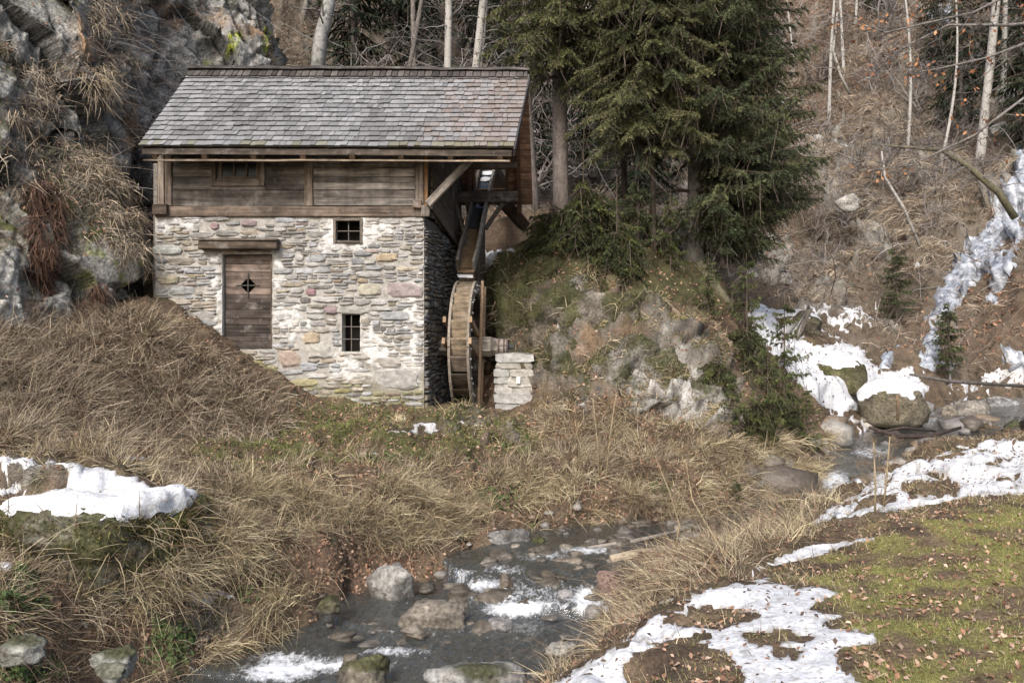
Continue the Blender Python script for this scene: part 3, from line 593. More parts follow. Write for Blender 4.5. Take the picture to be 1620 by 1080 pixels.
# --- door
door = link('door', None, None, mill); door.matrix_basis = Matrix(); PINV[door.name] = Matrix()
bpy.data.objects[door.name].empty_display_size = .1
dx0, dx1 = fx(354), fx(429); zz = fz(551)+.0; i = 0
dcx, dcz = fx(390.5), fz(451)
hs = [.13, .15, .14, .12, .155, .13, .14, .12, .15, .13, .14, .16]; tot = fz(403)-fz(551); hs = [h*tot/sum(hs) for h in hs]
for h in hs:
    m = MB(); z0, z1 = zz+.004, zz+h-.004; y0, y1 = WY+.075+random.uniform(0, .008), WY+.115
    tone = random.choice([.8, .95, 1.1, .7]); col = (.075*tone, .06*tone, .052*tone) if zz < .75 else (.19*tone, .145*tone, .12*tone)
    # the diamond is cut out of the boards it crosses
    def cut(z): return max(0, .15-abs(z-dcz))
    if cut(z0) > 0 or cut(z1) > 0 or z0 < dcz < z1:
        zs_ = sorted({z0, z1, *([dcz] if z0 < dcz < z1 else []), *([dcz-.15] if z0 < dcz-.15 < z1 else []), *([dcz+.15] if z0 < dcz+.15 < z1 else [])})
        for za, zb in zip(zs_, zs_[1:]):
            for sgn, xe in ((-1, dx0), (1, dx1)):
                xa, xb = dcx+sgn*cut(za), dcx+sgn*cut(zb)
                vs = [(xe, y0, za), (xa, y0, za), (xb, y0, zb), (xe, y0, zb), (xe, y1, za), (xa, y1, za), (xb, y1, zb), (xe, y1, zb)]
                m.add(vs, [(0, 1, 2, 3), (4, 7, 6, 5), (0, 4, 5, 1), (3, 2, 6, 7), (1, 5, 6, 2), (0, 3, 7, 4)], col)
    else: m.hull_box((dx0, y0, z0), (dx1, y1, z1), col, .003)
    m.build('board', M['wood'], door); zz += h
for a, b in (((dcx-.21, WY+.068, dcz), (dcx+.21, WY+.068, dcz)), ((dcx, WY+.062, dcz-.22), (dcx, WY+.062, dcz+.22))): beam('iron_bar', a, b, .022, .012, M['iron'], door, (.05, .045, .04), up=(0, 1, 0), j=.001)
m = MB(); m.hull_box((fx(352)+.002, WY+.02, fz(557)), (fx(431)-.002, WY+.2, fz(552.0)), (.42, .41, .38), .006); m.build('sill', M['stone'], mill)
beam('door_jamb', (fx(431)-.02, WY+.05, fz(551)), (fx(431)-.02, WY+.05, fz(403)), .04, .05, M['wood'], mill, (.10, .075, .055), up=(0, 1, 0), j=.002)
beam('lintel', (fx(321), WY-.09, fz(389)), (fx(443), WY-.09, fz(389)), .26, .15, M['wood'], mill, (.085, .065, .05), j=.006)
beam('lintel_board', (fx(322), WY-.10, fz(381.2)), (fx(444), WY-.10, fz(381.2)), .30, .035, M['wood'], mill, (.13, .105, .085), j=.004)
# --- small barred windows
def barred(o, nxb, nzb, frame):
    a, b, c_, d = o; x0, x1, z0, z1 = fx(a), fx(c_), fz(d), fz(b)
    w = bpy.data.objects.new('barred_window', None); COL.objects.link(w); w.parent = mill; w.matrix_parent_inverse = PINV[mill.name]; PINV[w.name] = Matrix()
    if frame:
        t = .045; y = WY-.018
        for p, q, up in (((x0+t/2, y, z0), (x0+t/2, y, z1), (0, 1, 0)), ((x1-t/2, y, z0), (x1-t/2, y, z1), (0, 1, 0)), ((x0+t, y, z0+t/2), (x1-t, y, z0+t/2), (0, 0, 1)), ((x0+t, y, z1-t/2), (x1-t, y, z1-t/2), (0, 0, 1))):
            beam('window_frame', p, q, t if up[1] else .09, .09 if up[1] else t, M['wood'], w, (.13, .11, .09), up=up, j=.002)
    yb = WY+.03
    for i in range(nxb): x = lerp(x0, x1, (i+1)/(nxb+1)); beam('iron_bar', (x, yb, z0), (x, yb, z1), .016, .016, M['iron'], w, (.13, .115, .105), up=(0, 1, 0), j=.001)
    for i in range(nzb): z = lerp(z0, z1, (i+1)/(nzb+1)); beam('iron_bar', (x0, yb-.014, z), (x1, yb-.014, z), .016, .016, M['iron'], w, (.13, .115, .105), j=.001)
    return w
barred(OPEN['wup'], 1, 1, True); barred(OPEN['wlow'], 1, 2, False)
m = MB(); m.hull_box((fx(538), WY-.03, fz(560)), (fx(573), WY+.2, fz(556)-.002), (.45, .44, .41), .006); m.build('sill', M['stone'], mill)
# --- timber storey
tw = bpy.data.objects.new('timber_wall', None); COL.objects.link(tw); tw.parent = mill; tw.matrix_parent_inverse = PINV[mill.name]; PINV[tw.name] = Matrix()
GR = (.160, .142, .125)
def fb(name, u0, v0, u1, v1, y, th, col, m='wood', parent=None, j=.004):
    """an upright or lying timber filling a rectangle of the front"""
    x0, x1, z0, z1 = fx(u0), fx(u1), fz(v1), fz(v0)
    if x1-x0 > z1-z0: return beam(name, (x0, y+th/2, (z0+z1)/2), (x1, y+th/2, (z0+z1)/2), th, z1-z0, M[m], parent or tw, col, j=j, ch=.08)
    return beam(name, ((x0+x1)/2, y+th/2, z0), ((x0+x1)/2, y+th/2, z1), x1-x0, th, M[m], parent or tw, col, up=(0, 1, 0), j=j, ch=.08)
fb('sill_beam', 247, 327, 668, 343.5, WY-.06, .2, (.15, .115, .09))
fb('wall_plate', 250, 237, 676, 246, WY-.05, .16, (.12, .10, .085))
fb('corner_post', 252, 247, 262, 326, WY-.07, .14, (.20, .165, .135)); fb('corner_post', 262.5, 247, 273, 326, WY-.055, .12, (.17, .135, .11))
fb('post', 483, 246.5, 496, 326.5, WY-.065, .14, (.215, .17, .135)); 
fb('corner_post', 657, 246.5, 671, 343, WY-.075, .15, (.23, .19, .155)); fb('lit_post_edge', 671.5, 247, 677, 330, WY-.06, .12, (.36, .20, .09))  # orange strip paints the light catching the corner post's edge
fb('beam_end', 247, 325, 269, 341, WY-.16, .1, (.085, .065, .05)); fb('beam_end', 655, 319, 668, 331, WY-.15, .08, (.11, .075, .055)); fb('beam_end', 668, 327, 681, 344, WY-.17, .16, (.20, .175, .15))
# left panel boards, cut round the window
for v0, v1, tone in ((247, 262, .75), (262.5, 279, 1.25), (279.5, 301, .9), (301.5, 326.5, .75)):
    if v1 < 292:
        fb('plank', 274, v0, 335, v1, WY-.02, .05, tuple(np.array(GR)*tone)); fb('plank', 420, v0, 482.5, v1, WY-.02, .05, tuple(np.array(GR)*tone*.95))
    elif v0 < 292: fb('plank', 274, v0, 335, v1, WY-.02, .05, tuple(np.array(GR)*tone)); fb('plank', 420, v0, 482.5, v1, WY-.02, .05, tuple(np.array(GR)*tone)); fb('plank', 335.5, 295.5, 419.5, v1, WY-.02, .05, tuple(np.array(GR)*tone))
    else: fb('plank', 274, v0, 482.5, v1, WY-.02, .05, tuple(np.array(GR)*tone))
v = 246.5
for h, tone in ((9, .8), (11, 1.35), (14, 1.9), (9.5, 1.1), (11, 1.7), (12, 1.1), (13, .95)):
    fb('plank', 496.5, v, 656.5, v+h-.6, WY-.02-random.uniform(0, .012), .05, tuple(np.array((.23, .208, .187))*tone)); v += h
# its window: outer casing, recessed sash, three panes
win = bpy.data.objects.new('window', None); COL.objects.link(win); win.parent = mill; win.matrix_parent_inverse = PINV[mill.name]; PINV[win.name] = Matrix()
for (a, b, c_, d, n_) in ((335, 246.8, 342, 295, 'window_frame'), (412.5, 246.8, 419.5, 295, 'window_frame'), (342.5, 288, 412, 295, 'window_frame'), (342.5, 247, 412, 250, 'window_frame')): fb(n_, a, b, c_, d, WY-.05, .09, (.19, .155, .125), parent=win)
for (a, b, c_, d, n_) in ((343, 250.5, 351, 287.5, 'sash'), (405, 250.5, 412, 287.5, 'sash'), (351.5, 250.5, 404.5, 257, 'sash'), (351.5, 278.5, 404.5, 283, 'sash'), (368.5, 257.5, 371.5, 278, 'mullion'), (388.5, 257.5, 391.5, 278, 'mullion'), (343, 283.5, 412, 287.5, 'window_sill')):
    fb(n_, a, b, c_, d, WY+(.0 if n_ != 'window_sill' else -.03), .05, (.145, .115, .09) if n_ != 'window_sill' else (.26, .22, .19), parent=win, j=.002)
for a, c_ in ((351.5, 368.5), (371.5, 388.5), (391.5, 405)): m = MB(); m.hull_box((fx(a), WY+.03, fz(279)), (fx(c_), WY+.036, fz(257))); m.build('pane', M['glass'], win)
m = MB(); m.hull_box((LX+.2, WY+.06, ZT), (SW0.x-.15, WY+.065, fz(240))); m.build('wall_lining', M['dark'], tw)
# boarded side of the timber storey, its lower edge falling towards the back
nb = 9
for i in range(nb):
    a0, a1 = L2*i/nb*1.0+.02, L2*(i+1)/nb+.014; am = (a0+a1)/2
    zlow = lerp(fz(335), 2.0, am/L2); p = SW0+sdir*am+snor*.05
    beam('side_board', p+Vector((0, 0, zlow)), p+Vector((0, 0, 3.9)), .045, a1-a0-.01, M['wood'], tw, tuple(np.array((.10, .078, .062))*random.uniform(.8, 1.2)), up=tuple(sdir), j=.003)
p0, p1 = SW0+snor*.11+Vector((0, 0, fz(332)+.12))+sdir*.1, SW0+sdir*L2+snor*.11+Vector((0, 0, 1.95))
for k in range(4): beam('siding_board', p0+Vector((0, 0, .0+k*.19)), p1+Vector((0, 0, .0+k*.19)), .04, .175, M['wood_y'], tw, tuple(np.array((.12, .095, .075))*random.uniform(.8, 1.15)), j=.004)
# projecting wall plate and its brace
roofz = lambda y: 0
fb('projecting_beam', 676.5, 237, 783, 247.5, WY-.12, .16, (.17, .155, .14), parent=tw)
b0, b1 = PX(677, 324, WY-.26), PX(750, 246, WY-.16); beam('brace', b0, b1, .13, .13, M['wood'], tw, (.24, .21, .18), up=(0, 1, 0))
# ================================================================ ROOF
roof = bpy.data.objects.new('roof', None); COL.objects.link(roof); roof.parent = mill; roof.matrix_parent_inverse = PINV[mill.name]; PINV[roof.name] = Matrix()
EL, ER, RL, RR_ = PX(222, 231, 13.6), PX(811, 234, 13.6), PX(300, 119, 15.6), PX(835, 121, 15.6)
BL, BR = PX(240, 330, 17.6), PX(843, 322, 17.6)
def rp(a, b, lift=0):
    p = lerp(EL, ER, a)*(1-b)+lerp(RL, RR_, a)*b; return p+rn*lift
def bp_(a, b, lift=0): return lerp(BL, BR, a)*(1-b)+lerp(RL, RR_, a)*b+bn*lift
rn = (ER-EL).cross(RL-EL).normalized(); bn = Vector((0, -rn.y*1.0, rn.z)); bn = (RR_-BR).cross(BR-BL).normalized(); bn = bn if bn.z > 0 else -bn
if rn.z < 0: rn = -rn
m = MB()                                               # sarking under the shingles
vs = [rp(0, 0, -.05), rp(1, 0, -.05), rp(1, 1, -.05), rp(0, 1, -.05), rp(0, 0, -.085), rp(1, 0, -.085), rp(1, 1, -.085), rp(0, 1, -.085)]
m.add(vs, [(0, 1, 2, 3), (4, 7, 6, 5), (0, 4, 5, 1), (1, 5, 6, 2), (2, 6, 7, 3), (3, 7, 4, 0)], (.10, .08, .065)); m.build('sarking', M['wood'], roof)
xdir = (ER-EL).normalized(); NC = 16; slopeL = ((RL+RR_)/2-(EL+ER)/2).length
unit = {}
def unit_shingle(k):
    m = MB(); j = lambda s: random.uniform(-s, s)
    v = [(-.5, 0, 0), (.5, 0, 0), (.5, 1, 0), (-.5, 1, 0), (-.5+j(.01), j(.02), 1), (.5+j(.01), j(.02), 1), (.5, 1, .3), (-.5, 1, .3)]
    m.add(v, [(0, 3, 2, 1), (4, 5, 6, 7), (0, 1, 5, 4), (1, 2, 6, 5), (2, 3, 7, 6), (3, 0, 4, 7)]); m.c[2] = (.30, .28, .24); me = m.mesh('shingle'); me.materials.append(M['shingle']); return me  # butt end darkened: the shadow under each course is painted into its colour
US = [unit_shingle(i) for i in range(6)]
def tone(a, b):
    p = np.array([[a*9, b*4, 1.]]); d = float(fbm(p*1.1, 3)[0]); base = np.array((.232, .234, .242))*(1+.15*d)*random.choice([.78, .9, 1, 1.08, 1.2])
    dark = max(math.exp(-((a-cu)/ru)**2-((b-cv)/rv)**2) for cu, cv, ru, rv in ((.2, .45, .05, .22), (.27, .32, .05, .15), (.6, .35, .035, .3), (.63, .12, .06, .16), (.43, .1, .06, .12), (.72, .15, .05, .1), (.35, .5, .03, .15), (.12, .2, .05, .1)))
    base = lerp(base, np.array((.09, .085, .08)), min(.6, dark*random.uniform(.3, .9)))
    rust = sstep(.66, .95, a+.25*float(fbm(p*2.3+5, 3)[0])-.08*abs(b-.4))
    base = lerp(base, np.array((.22, .16, .125)), min(.5, float(rust)*random.uniform(.1, .9)))
    return base
sh = []; rest = MB()
for r in range(NC):
    b0 = r/NC; a = -.004; row = []
    width = (rp(1, b0)-rp(0, b0)).length
    while a < 1.0:
        w = random.uniform(.075, .19)/width
        if a+w > .985: w = 1.004-a
        row.append((a, w)); a += w
        if a >= 1.0: break
    for (a, w) in row: sh.append((r, b0, a, w, width))
cnt = 0
for (r, b0, a, w, width) in sh:
    am = a+w/2; o = rp(am, b0); yv = (rp(am, 1)-rp(am, 0)).normalized(); L_ = slopeL/NC*1.7; zv = rn; xv = yv.cross(zv).normalized(); th = random.uniform(.030, .046)
    base = o-yv*random.uniform(.0, .018)+rn*(.0)
    tilt = Vector((0, 0, 0)); y2 = (yv*1-rn*.03).normalized(); z2 = xv.cross(y2)
    xe = (ER-EL).normalized()
    sk = random.uniform(-.015, .015)
    col = tone(am, b0+.03)
    if r == 0 and random.random() < .4: col = lerp(col, np.array((.16, .15, .07)), .5)
    ww = w*width-random.uniform(.003, .010)
    mt = Matrix(((xe.x*ww, y2.x*L_, z2.x*th, 0), (xe.y*ww, y2.y*L_, z2.y*th, 0), (xe.z*ww, y2.z*L_, z2.z*th, 0), (0, 0, 0, 1))); mt.translation = base+rn*.0+xe*sk*.1
    cnt += 1
    if cnt <= 300:
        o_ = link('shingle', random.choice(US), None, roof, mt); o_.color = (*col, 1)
    else:
        me = random.choice(US); k_ = len(rest.c); rest.add([mt@v_.co for v_ in me.vertices], [tuple(p.vertices) for p in me.polygons], tuple(col)); rest.c[k_+2] = tuple(np.array(col)*(.30, .28, .24))  # same painted butt shadow on the merged shingles
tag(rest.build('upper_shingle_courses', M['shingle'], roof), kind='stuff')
# ridge boards, one by one
x = 0; k = 0
while x < 1:
    w = random.uniform(.1, .17)/7; w = min(w, 1-x); p = lerp(RL, RR_, x+w/2); t = random.uniform(.7, 1.3)
    dl = (EL-RL).normalized(); 
    beam('ridge_board', p+rn*.055-dl*.09, p+rn*.055+dl*.15, w*7-.022, .03, M['wood_y'], roof, (.085*t*t, .075*t*t, .07*t*t), up=tuple(rn), j=.003, seg=1); x += w; k += 1
beam('ridge_cap', RL+Vector((-.03, .02, .145)), RR_+Vector((.03, .02, .145)), .12, .05, M['wood'], roof, (.10, .09, .085), j=.012, seg=16)
beam('ridge_cap', RL+Vector((-.03, .13, .08)), RR_+Vector((.03, .13, .08)), .12, .16, M['wood'], roof, (.06, .055, .05), j=.008, seg=10)
# eaves: board under the shingles, open slot with rafter ends, lower batten
ed = Vector((0, 0, 1))
beam('eaves_board', EL+Vector((.02, .035, -.085)), ER+Vector((-.02, .035, -.085)), .04, .10, M['wood'], roof, (.075, .06, .047), j=.006, seg=14)
beam('eaves_batten', EL+Vector((.03, .06, -.225)), ER+Vector((-.05, .06, -.212)), .05, .028, M['wood'], roof, (.26, .205, .15), j=.006, seg=14)
for i in range(8):
    a = .035+.93*i/7; p = rp(a, 0, 0)+Vector((0, .05, -.165)); q = rp(a, 1)+Vector((0, -.03, -.165)); beam('rafter', p, q, .09, .09, M['wood_y'], roof, (.17, .12, .085), j=.004)
    p = bp_(a, 0)+Vector((0, -.03, -.2)); q = bp_(a, 1)+Vector((0, .03, -.2)); beam('rafter', p, q, .10, .12, M['wood_y'], roof, (.15, .085, .055), j=.004)
# verge board on the visible gable edge
beam('verge_board', rp(1, 0)+Vector((.025, -.0, -.075)), rp(1, 1)+Vector((.025, 0, -.075)), .03, .13, M['wood_y'], roof, (.085, .08, .085), up=tuple(rn), j=.004)
# rear slope: boards seen from below, with a hatch for the flume
NBR = 15; hx0, hx1 = PX(752, 280, 17.2).x, PX(800, 280, 17.2).x
wl = (BR-BL).length
for i in range(NBR):
    b0, b1 = i/NBR, (i+1)/NBR-.006; bm = (b0+b1)/2; p, q = bp_(0, bm), bp_(1, bm); t = random.uniform(.8, 1.2); colb = (.34*t, .20*t, .13*t)
    h = (bp_(0, b1)-bp_(0, b0)).length; zc = p.z
    spans = [(0, 1)]
    if fz(0) and (540-298)/F*17.36-.02 < q.z < (540-264)/F*17.0+.04:
        a0, a1 = (hx0-p.x)/(q.x-p.x), (hx1-p.x)/(q.x-p.x); spans = [(0, a0), (a1, 1)]
    for s0, s1 in spans: beam('rear_board', lerp(p, q, s0), lerp(p, q, s1), h, .03, M['wood'], roof, colb, up=tuple(bn), j=.003, seg=2)
for i in range(12):
    b = i/12; n_ = 44
m = MB()                                               # shingle coat of the rear slope, stepped
for i in range(14):
    for s0, s1 in ([(0, 1)] if not (2.9 < 0) else []):
        p, q = bp_(0, (i+.5)/14), bp_(1, (i+.5)/14)
        seg = [(0, 1)]
        if (540-300)/F*17.36-.05 < q.z < (540-262)/F*17.0+.06: seg = [(0, (hx0-p.x)/(q.x-p.x)), ((hx1-p.x)/(q.x-p.x), 1)]
        for a, b in seg:
            c0, c1, c2, c3 = (bp_(a, i/14-.01, .05), bp_(b, i/14-.01, .05), bp_(b, (i+1)/14, .022), bp_(a, (i+1)/14, .022)); dn = bn*-.004
            d0, d1 = bp_(a, i/14-.01, .018), bp_(b, i/14-.01, .018); m.add([c0, c1, c2, c3, d0, d1, c2-bn*.005, c3-bn*.005], [(0, 1, 2, 3), (4, 7, 6, 5), (0, 4, 5, 1), (1, 5, 6, 2), (3, 7, 4, 0)], (.13, .125, .13))
m.build('rear_shingle_coat', M['shingle'], roof)
for p, q in (((hx0-.03, 264), (hx0-.03, 300)), ((hx1+.03, 264), (hx1+.03, 300))):
    beam('hatch_frame', Vector((p[0], 17.36, (540-302)/F*17.36-.06)), Vector((q[0], 16.98, (540-261)/F*17.0-.03)), .07, .07, M['wood_y'], roof, (.16, .095, .06), j=.003)
beam('hatch_frame', Vector((hx0-.06, 16.97, (540-262)/F*17-.05)), Vector((hx1+.06, 16.97, (540-262)/F*17-.05)), .07, .08, M['wood'], roof, (.16, .095, .06), j=.003)
beam('rear_plate', PX(722, 313, 16.95), PX(819, 312, 16.95), .2, .24, M['wood'], mill, (.10, .08, .065)); 
beam('cross_beam', PX(724, 262, 15.4), PX(818, 262, 15.4), .1, .12, M['wood'], mill, (.12, .085, .06))
for a, b in ((PX(738, 318, 16.9), PX(752, 380, 16.9)), (PX(795, 322, 16.95), PX(768, 362, 16.8))): beam('strut', a, b, .09, .09, M['wood_y'], mill, (.11, .09, .07), up=(0, 1, 0))
beam('prop', PX(722, 367, 16.4), PX(742, 374, 16.2), .04, .04, M['wood'], mill, (.25, .18, .12), j=.002)
beam('post', PX(762, 318, 16.9)+Vector((0, .25, 0)), PX(763, 470, 17.2), .13, .13, M['wood_y'], mill, (.10, .085, .07), up=(0, 1, 0))
beam('strut', PX(795, 318, 17.5), PX(828, 356, 18.5), .26, .26, M['bark'], mill, (.11, .075, .055), up=(0, 1, 0))
# dark gable behind the boards
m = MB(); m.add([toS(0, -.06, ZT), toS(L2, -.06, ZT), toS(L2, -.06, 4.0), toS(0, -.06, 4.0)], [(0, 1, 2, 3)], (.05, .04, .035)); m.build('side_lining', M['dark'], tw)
m = MB(); m.hull_box((EL.x+.7, 17.15, -1), (SW1.x, 17.25, 3.1), (.15, .12, .1)); m.build('rear_wall', M['wood'], mill)
m = MB(); m.hull_box((LX-.05, WY+.03, ZB), (LX+.02, 17.2, 3.2), (.2, .18, .16)); m.build('left_wall', M['stone'], mill)

# ================================================================ WATER WHEEL
WC = Vector((-.86, 15.5, -.10)); rot = Matrix.Rotation(-math.radians(4.6), 4, 'Z')
wheel = empty('waterwheel', WC, 'tall overshot wooden wheel turning between the mill and a stone pillar', 'water wheel')
WM = Matrix.Translation(WC)@rot
def wp_(x, r, t): return WM@Vector((x, r*math.cos(t), r*math.sin(t)))
R0, R1, hw = 1.27, 1.03, .15
def shroud(x0, x1, label=None):
    n_ = 8
    for i in range(n_):                                # eight felloes make a ring
        m = MB(); t0, t1 = 2*math.pi*i/n_+.006, 2*math.pi*(i+1)/n_-.006; K = 7; vs = []
        tn = random.uniform(.85, 1.15); col = (.26*tn, .225*tn, .185*tn)
        for k in range(K):
            t = lerp(t0, t1, k/(K-1))
            for (x, r) in ((x0, R1), (x1, R1), (x1, R0), (x0, R0)): vs.append(wp_(x, r, t))
        fs = [(0, 1, 2, 3), ((K-1)*4+3, (K-1)*4+2, (K-1)*4+1, (K-1)*4)]
        for k in range(K-1):
            for q in range(4): fs.append((k*4+q, (k+1)*4+q, (k+1)*4+(q+1) % 4, k*4+(q+1) % 4))
        m.add(vs, fs, col); m.build('felloe', M['wood_y'], wheel)
shroud(-hw-.045, -hw); shroud(hw, hw+.045)
m = MB(); vs = []; K = 64                                       # sole boards closing the buckets from below
for k in range(K):
    t = 2*math.pi*k/K
    for (x, r) in ((-hw, R1+.015), (hw, R1+.015), (hw, R1+.04), (-hw, R1+.04)): vs.append(wp_(x, r, t))
m.add(vs, [(k*4+q, ((k+1) % K)*4+q, ((k+1) % K)*4+(q+1) % 4, k*4+(q+1) % 4) for k in range(K) for q in range(4)], (.10, .085, .07)); m.build('sole', M['wood'], wheel)
NBK = 24
for i in range(NBK):                                  # bucket boards: an elbow of two boards
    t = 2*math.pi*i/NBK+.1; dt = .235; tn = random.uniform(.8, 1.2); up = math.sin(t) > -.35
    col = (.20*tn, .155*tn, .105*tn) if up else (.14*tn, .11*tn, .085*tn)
    m = MB(); a, b, c_ = (R1+.04, t), (R1+.12, t+.01), (R0-.006, t-dt)
    for (q, s_) in ((a, b), (b, c_)):
        vs = []
        for (r, tt_), off in ((q, 0), (s_, 0)):
            for x in (-hw+.002, hw-.002): vs += [wp_(x, r, tt_), wp_(x, r-.001, tt_+.02)]
        m.add(vs, [(0, 2, 6, 4), (1, 5, 7, 3), (0, 1, 3, 2), (4, 6, 7, 5), (0, 4, 5, 1), (2, 3, 7, 6)], col)
    m.build('bucket_board', M['wood'], wheel)
# clasp arms: two pairs of long bars gripping the axle, on each side
for xs_ in (-hw-.09, hw+.09):
    for off in (-.2, .2):
        tn = random.uniform(.9, 1.1); f = lambda y, z: WM@Vector((xs_, y, z))
        Lr = math.sqrt(1.2**2-off**2)
        for ca in (math.radians(76), math.radians(166)):
            d = Vector((0, math.cos(ca), math.sin(ca))); n_ = Vector((0, -d.z, d.y)); s_ = .0 if ca < 2 else .0
            xo = .035 if ca < 2 else -.028
            p, q = WM@(Vector((xs_+xo, 0, 0))+n_*off-d*Lr*1.07), WM@(Vector((xs_+xo, 0, 0))+n_*off+d*Lr*1.07)
            beam('arm', p, q, .11, .055, M['wood_y'], wheel, (.30*tn, .21*tn, .135*tn), up=tuple((WM.to_3x3()@Vector((1, 0, 0)))), j=.003)
bolt = MB(); bolt.ring_tube([(0, 0, 0), (.03, 0, 0), (.035, 0, 0)], [.02, .02, .009], 6, (.42, .41, .40)); bme = bolt.mesh('bolt'); bme.materials.append(M['iron'])
for i in range(40):
    t = 2*math.pi*i/40+.03; r = R1+.07+(.09 if i % 2 else 0); o_ = link('bolt', bme, None, wheel, Matrix.Translation(wp_(hw+.045, r, t))@rot)
# axle, octagonal then turned down and bound with iron
def oct_tube(name, x0, x1, r0, r1, m_, col, sides=8):
    m = MB(); vs = []
    for x, r in ((x0, r0), (x1, r1)):
        for q in range(sides): t = 2*math.pi*(q+.5)/sides; vs.append(WM@Vector((x, r*math.cos(t), r*math.sin(t))))
    m.add(vs, [tuple(range(sides))[::-1], tuple(sides+q for q in range(sides))]+[(q, (q+1) % sides, sides+(q+1) % sides, sides+q) for q in range(sides)], col); return m.build(name, m_, wheel)
oct_tube('axle', -.62, .46, .205, .205, M['wood'], (.29, .26, .215)); oct_tube('axle_neck', .46, .58, .20, .165, M['wood'], (.27, .24, .20)); oct_tube('axle_neck', .58, .76, .155, .145, M['wood'], (.25, .22, .19), 14)
for x in (.60, .70): oct_tube('iron_band', x, x+.035, .162, .160, M['iron'], (.10, .07, .06), 16)
oct_tube('iron_band', .76, .79, .152, .150, M['iron'], (.085, .07, .065), 16); oct_tube('gudgeon', .79, .9, .06, .05, M['iron'], (.05, .05, .055), 10)
# --- pillar that carries the axle
PY = 14.95
pillar = empty('stone_pillar', (PX(813, 640, PY).x, PY+.35, -1.3), 'short square pier of flat grey stones carrying the iron end of the axle', 'pillar')
px0, px1 = PX(783, 600, PY).x, PX(843, 600, PY).x
def pl(x0, z0, x1, z1, col, yo=0):
    m = MB(); k = 9; w, h = x1-x0, z1-z0
    vs = []; 
    for y in (PY+yo, PY+.35, PY+.7):
        for (ax, az) in ((0, .12), (.12, 0), (.5, -.03), (.88, 0), (1, .12), (1.0, .85), (.88, 1), (.5, 1.03), (.12, 1), (0, .85)):
            s_ = 1; vs.append((x0+w*ax+random.uniform(-.012, .012), y+random.uniform(-.02, .02), z0+h*az+random.uniform(-.008, .008)))
    n_ = 10; fs = [tuple(range(n_)), tuple(2*n_+q for q in range(n_))[::-1]]+[(r*n_+q, (r+1)*n_+q, (r+1)*n_+(q+1) % n_, r*n_+(q+1) % n_) for r in range(2) for q in range(n_)]
    m.add(vs, fs, col); m.build('stone', M['stone'], pillar)
zp = lambda v: (540-v)/F*PY; xp = lambda u_: (u_-810)/F*PY
for (a, b, c_, d, col) in ((783, 558, 845, 573, (.40, .40, .38)), (784, 574, 842, 583, (.36, .34, .30)), (781, 583, 806, 596, (.37, .37, .35)), (807, 584, 844, 596, (.40, .385, .34)), (781, 597, 803, 607, (.35, .35, .33)), (803, 597, 844, 612, (.44, .42, .38)), (782, 607, 812, 622, (.42, .41, .38)), (813, 612, 843, 622, (.38, .37, .34)), (781, 622, 842, 638, (.38, .375, .36)), (783, 638, 818, 652, (.33, .33, .32)), (819, 638, 840, 655, (.36, .35, .33)), (782, 653, 845, 690, (.28, .27, .25))):
    pl(xp(a)+.005, zp(d)+.004, xp(c_)-.005, zp(b)-.004, col, random.uniform(0, .03))
m = MB(); m.hull_box((px0+.03, PY+.05, -1.75), (px1-.03, PY+.64, zp(560)), (.5, .48, .44)); m.build('mortar_core', M['mortar'], pillar)
m = MB(); m.hull_box((xp(817), PY-.045, zp(606)), (xp(823), PY-.015, zp(596)), (.75, .76, .76)); tag(m.build('small_white_tag', M['iron'], pillar))
# --- flume
ft, fbm_ = PX(773, 268, 18.2), PX(737, 424, 15.62)
flume = empty('flume', fbm_, 'steep open wooden trough leading water from the roof hatch down to the wheel', 'flume')
dF = (ft-fbm_).normalized(); xF = Vector((1, 0, 0)); xF = (xF-dF*xF.dot(dF)).normalized(); zF = xF.cross(dF); zF = zF if zF.z > 0 else -zF
Lf = (ft-fbm_).length; hwF = .165
beam('trough_floor', fbm_, ft, .30, .04, M['wood_y'], flume, (.17, .12, .07), up=tuple(zF), seg=6)
for s_, cc in ((-1, (.17, .145, .12)), (1, (.27, .25, .22))):
    beam('trough_side', fbm_+xF*s_*hwF+zF*.10-dF*.05, ft+xF*s_*hwF*.95+zF*.09, .055, .26, M['wood_y'], flume, cc, up=tuple(zF), seg=7, j=.012)
m = MB(); K = 24
for i in range(K):
    pass
vs = [(fbm_+dF*(Lf*(.35+.65*i/K))+xF*s_*.135+zF*(.036+random.uniform(0, .014))) for i in range(K+1) for s_ in (-1, -.3, .4, 1)]
m.add(vs, [(i*4+q, i*4+q+1, i*4+q+5, i*4+q+4) for i in range(K) for q in range(3)]); m.build('water_film', M['wet'], flume, smooth=True)
beam('trough_lip', fbm_+Vector((-.16, -.06, -.07)), fbm_+Vector((.16, -.06, -.07)), .07, .06, M['wood'], flume, (.16, .11, .07))
m = MB(); m.add([fbm_+Vector((-.17, -.08, -.13)), fbm_+Vector((.14, -.08, -.14)), fbm_+Vector((.15, -.10, -.2)), fbm_+Vector((-.14, -.10, -.19))], [(0, 1, 2, 3)], (.7, .72, .75)); m.build('splash_sheet', M['snow'], flume)
for t_ in (.93, .86): m = MB(); c0 = fbm_+dF*Lf*t_+zF*.05; m.add([c0+xF*a*.12+dF*b*.07+zF*random.uniform(0, .04) for a, b in ((-1, -1), (0, -1.3), (1, -.7), (1, 1), (0, 1.2), (-1, .8))]+[c0+zF*.05], [(q, (q+1) % 6, 6) for q in range(6)]); m.build('snow_remnant', M['snow'], flume, smooth=True)
b0 = ft+dF*.0; beam('upper_trough', ft+Vector((0, -.1, -.02)), ft+Vector((.3, 2.6, .12)), .4, .22, M['wood_y'], flume, (.12, .10, .08))
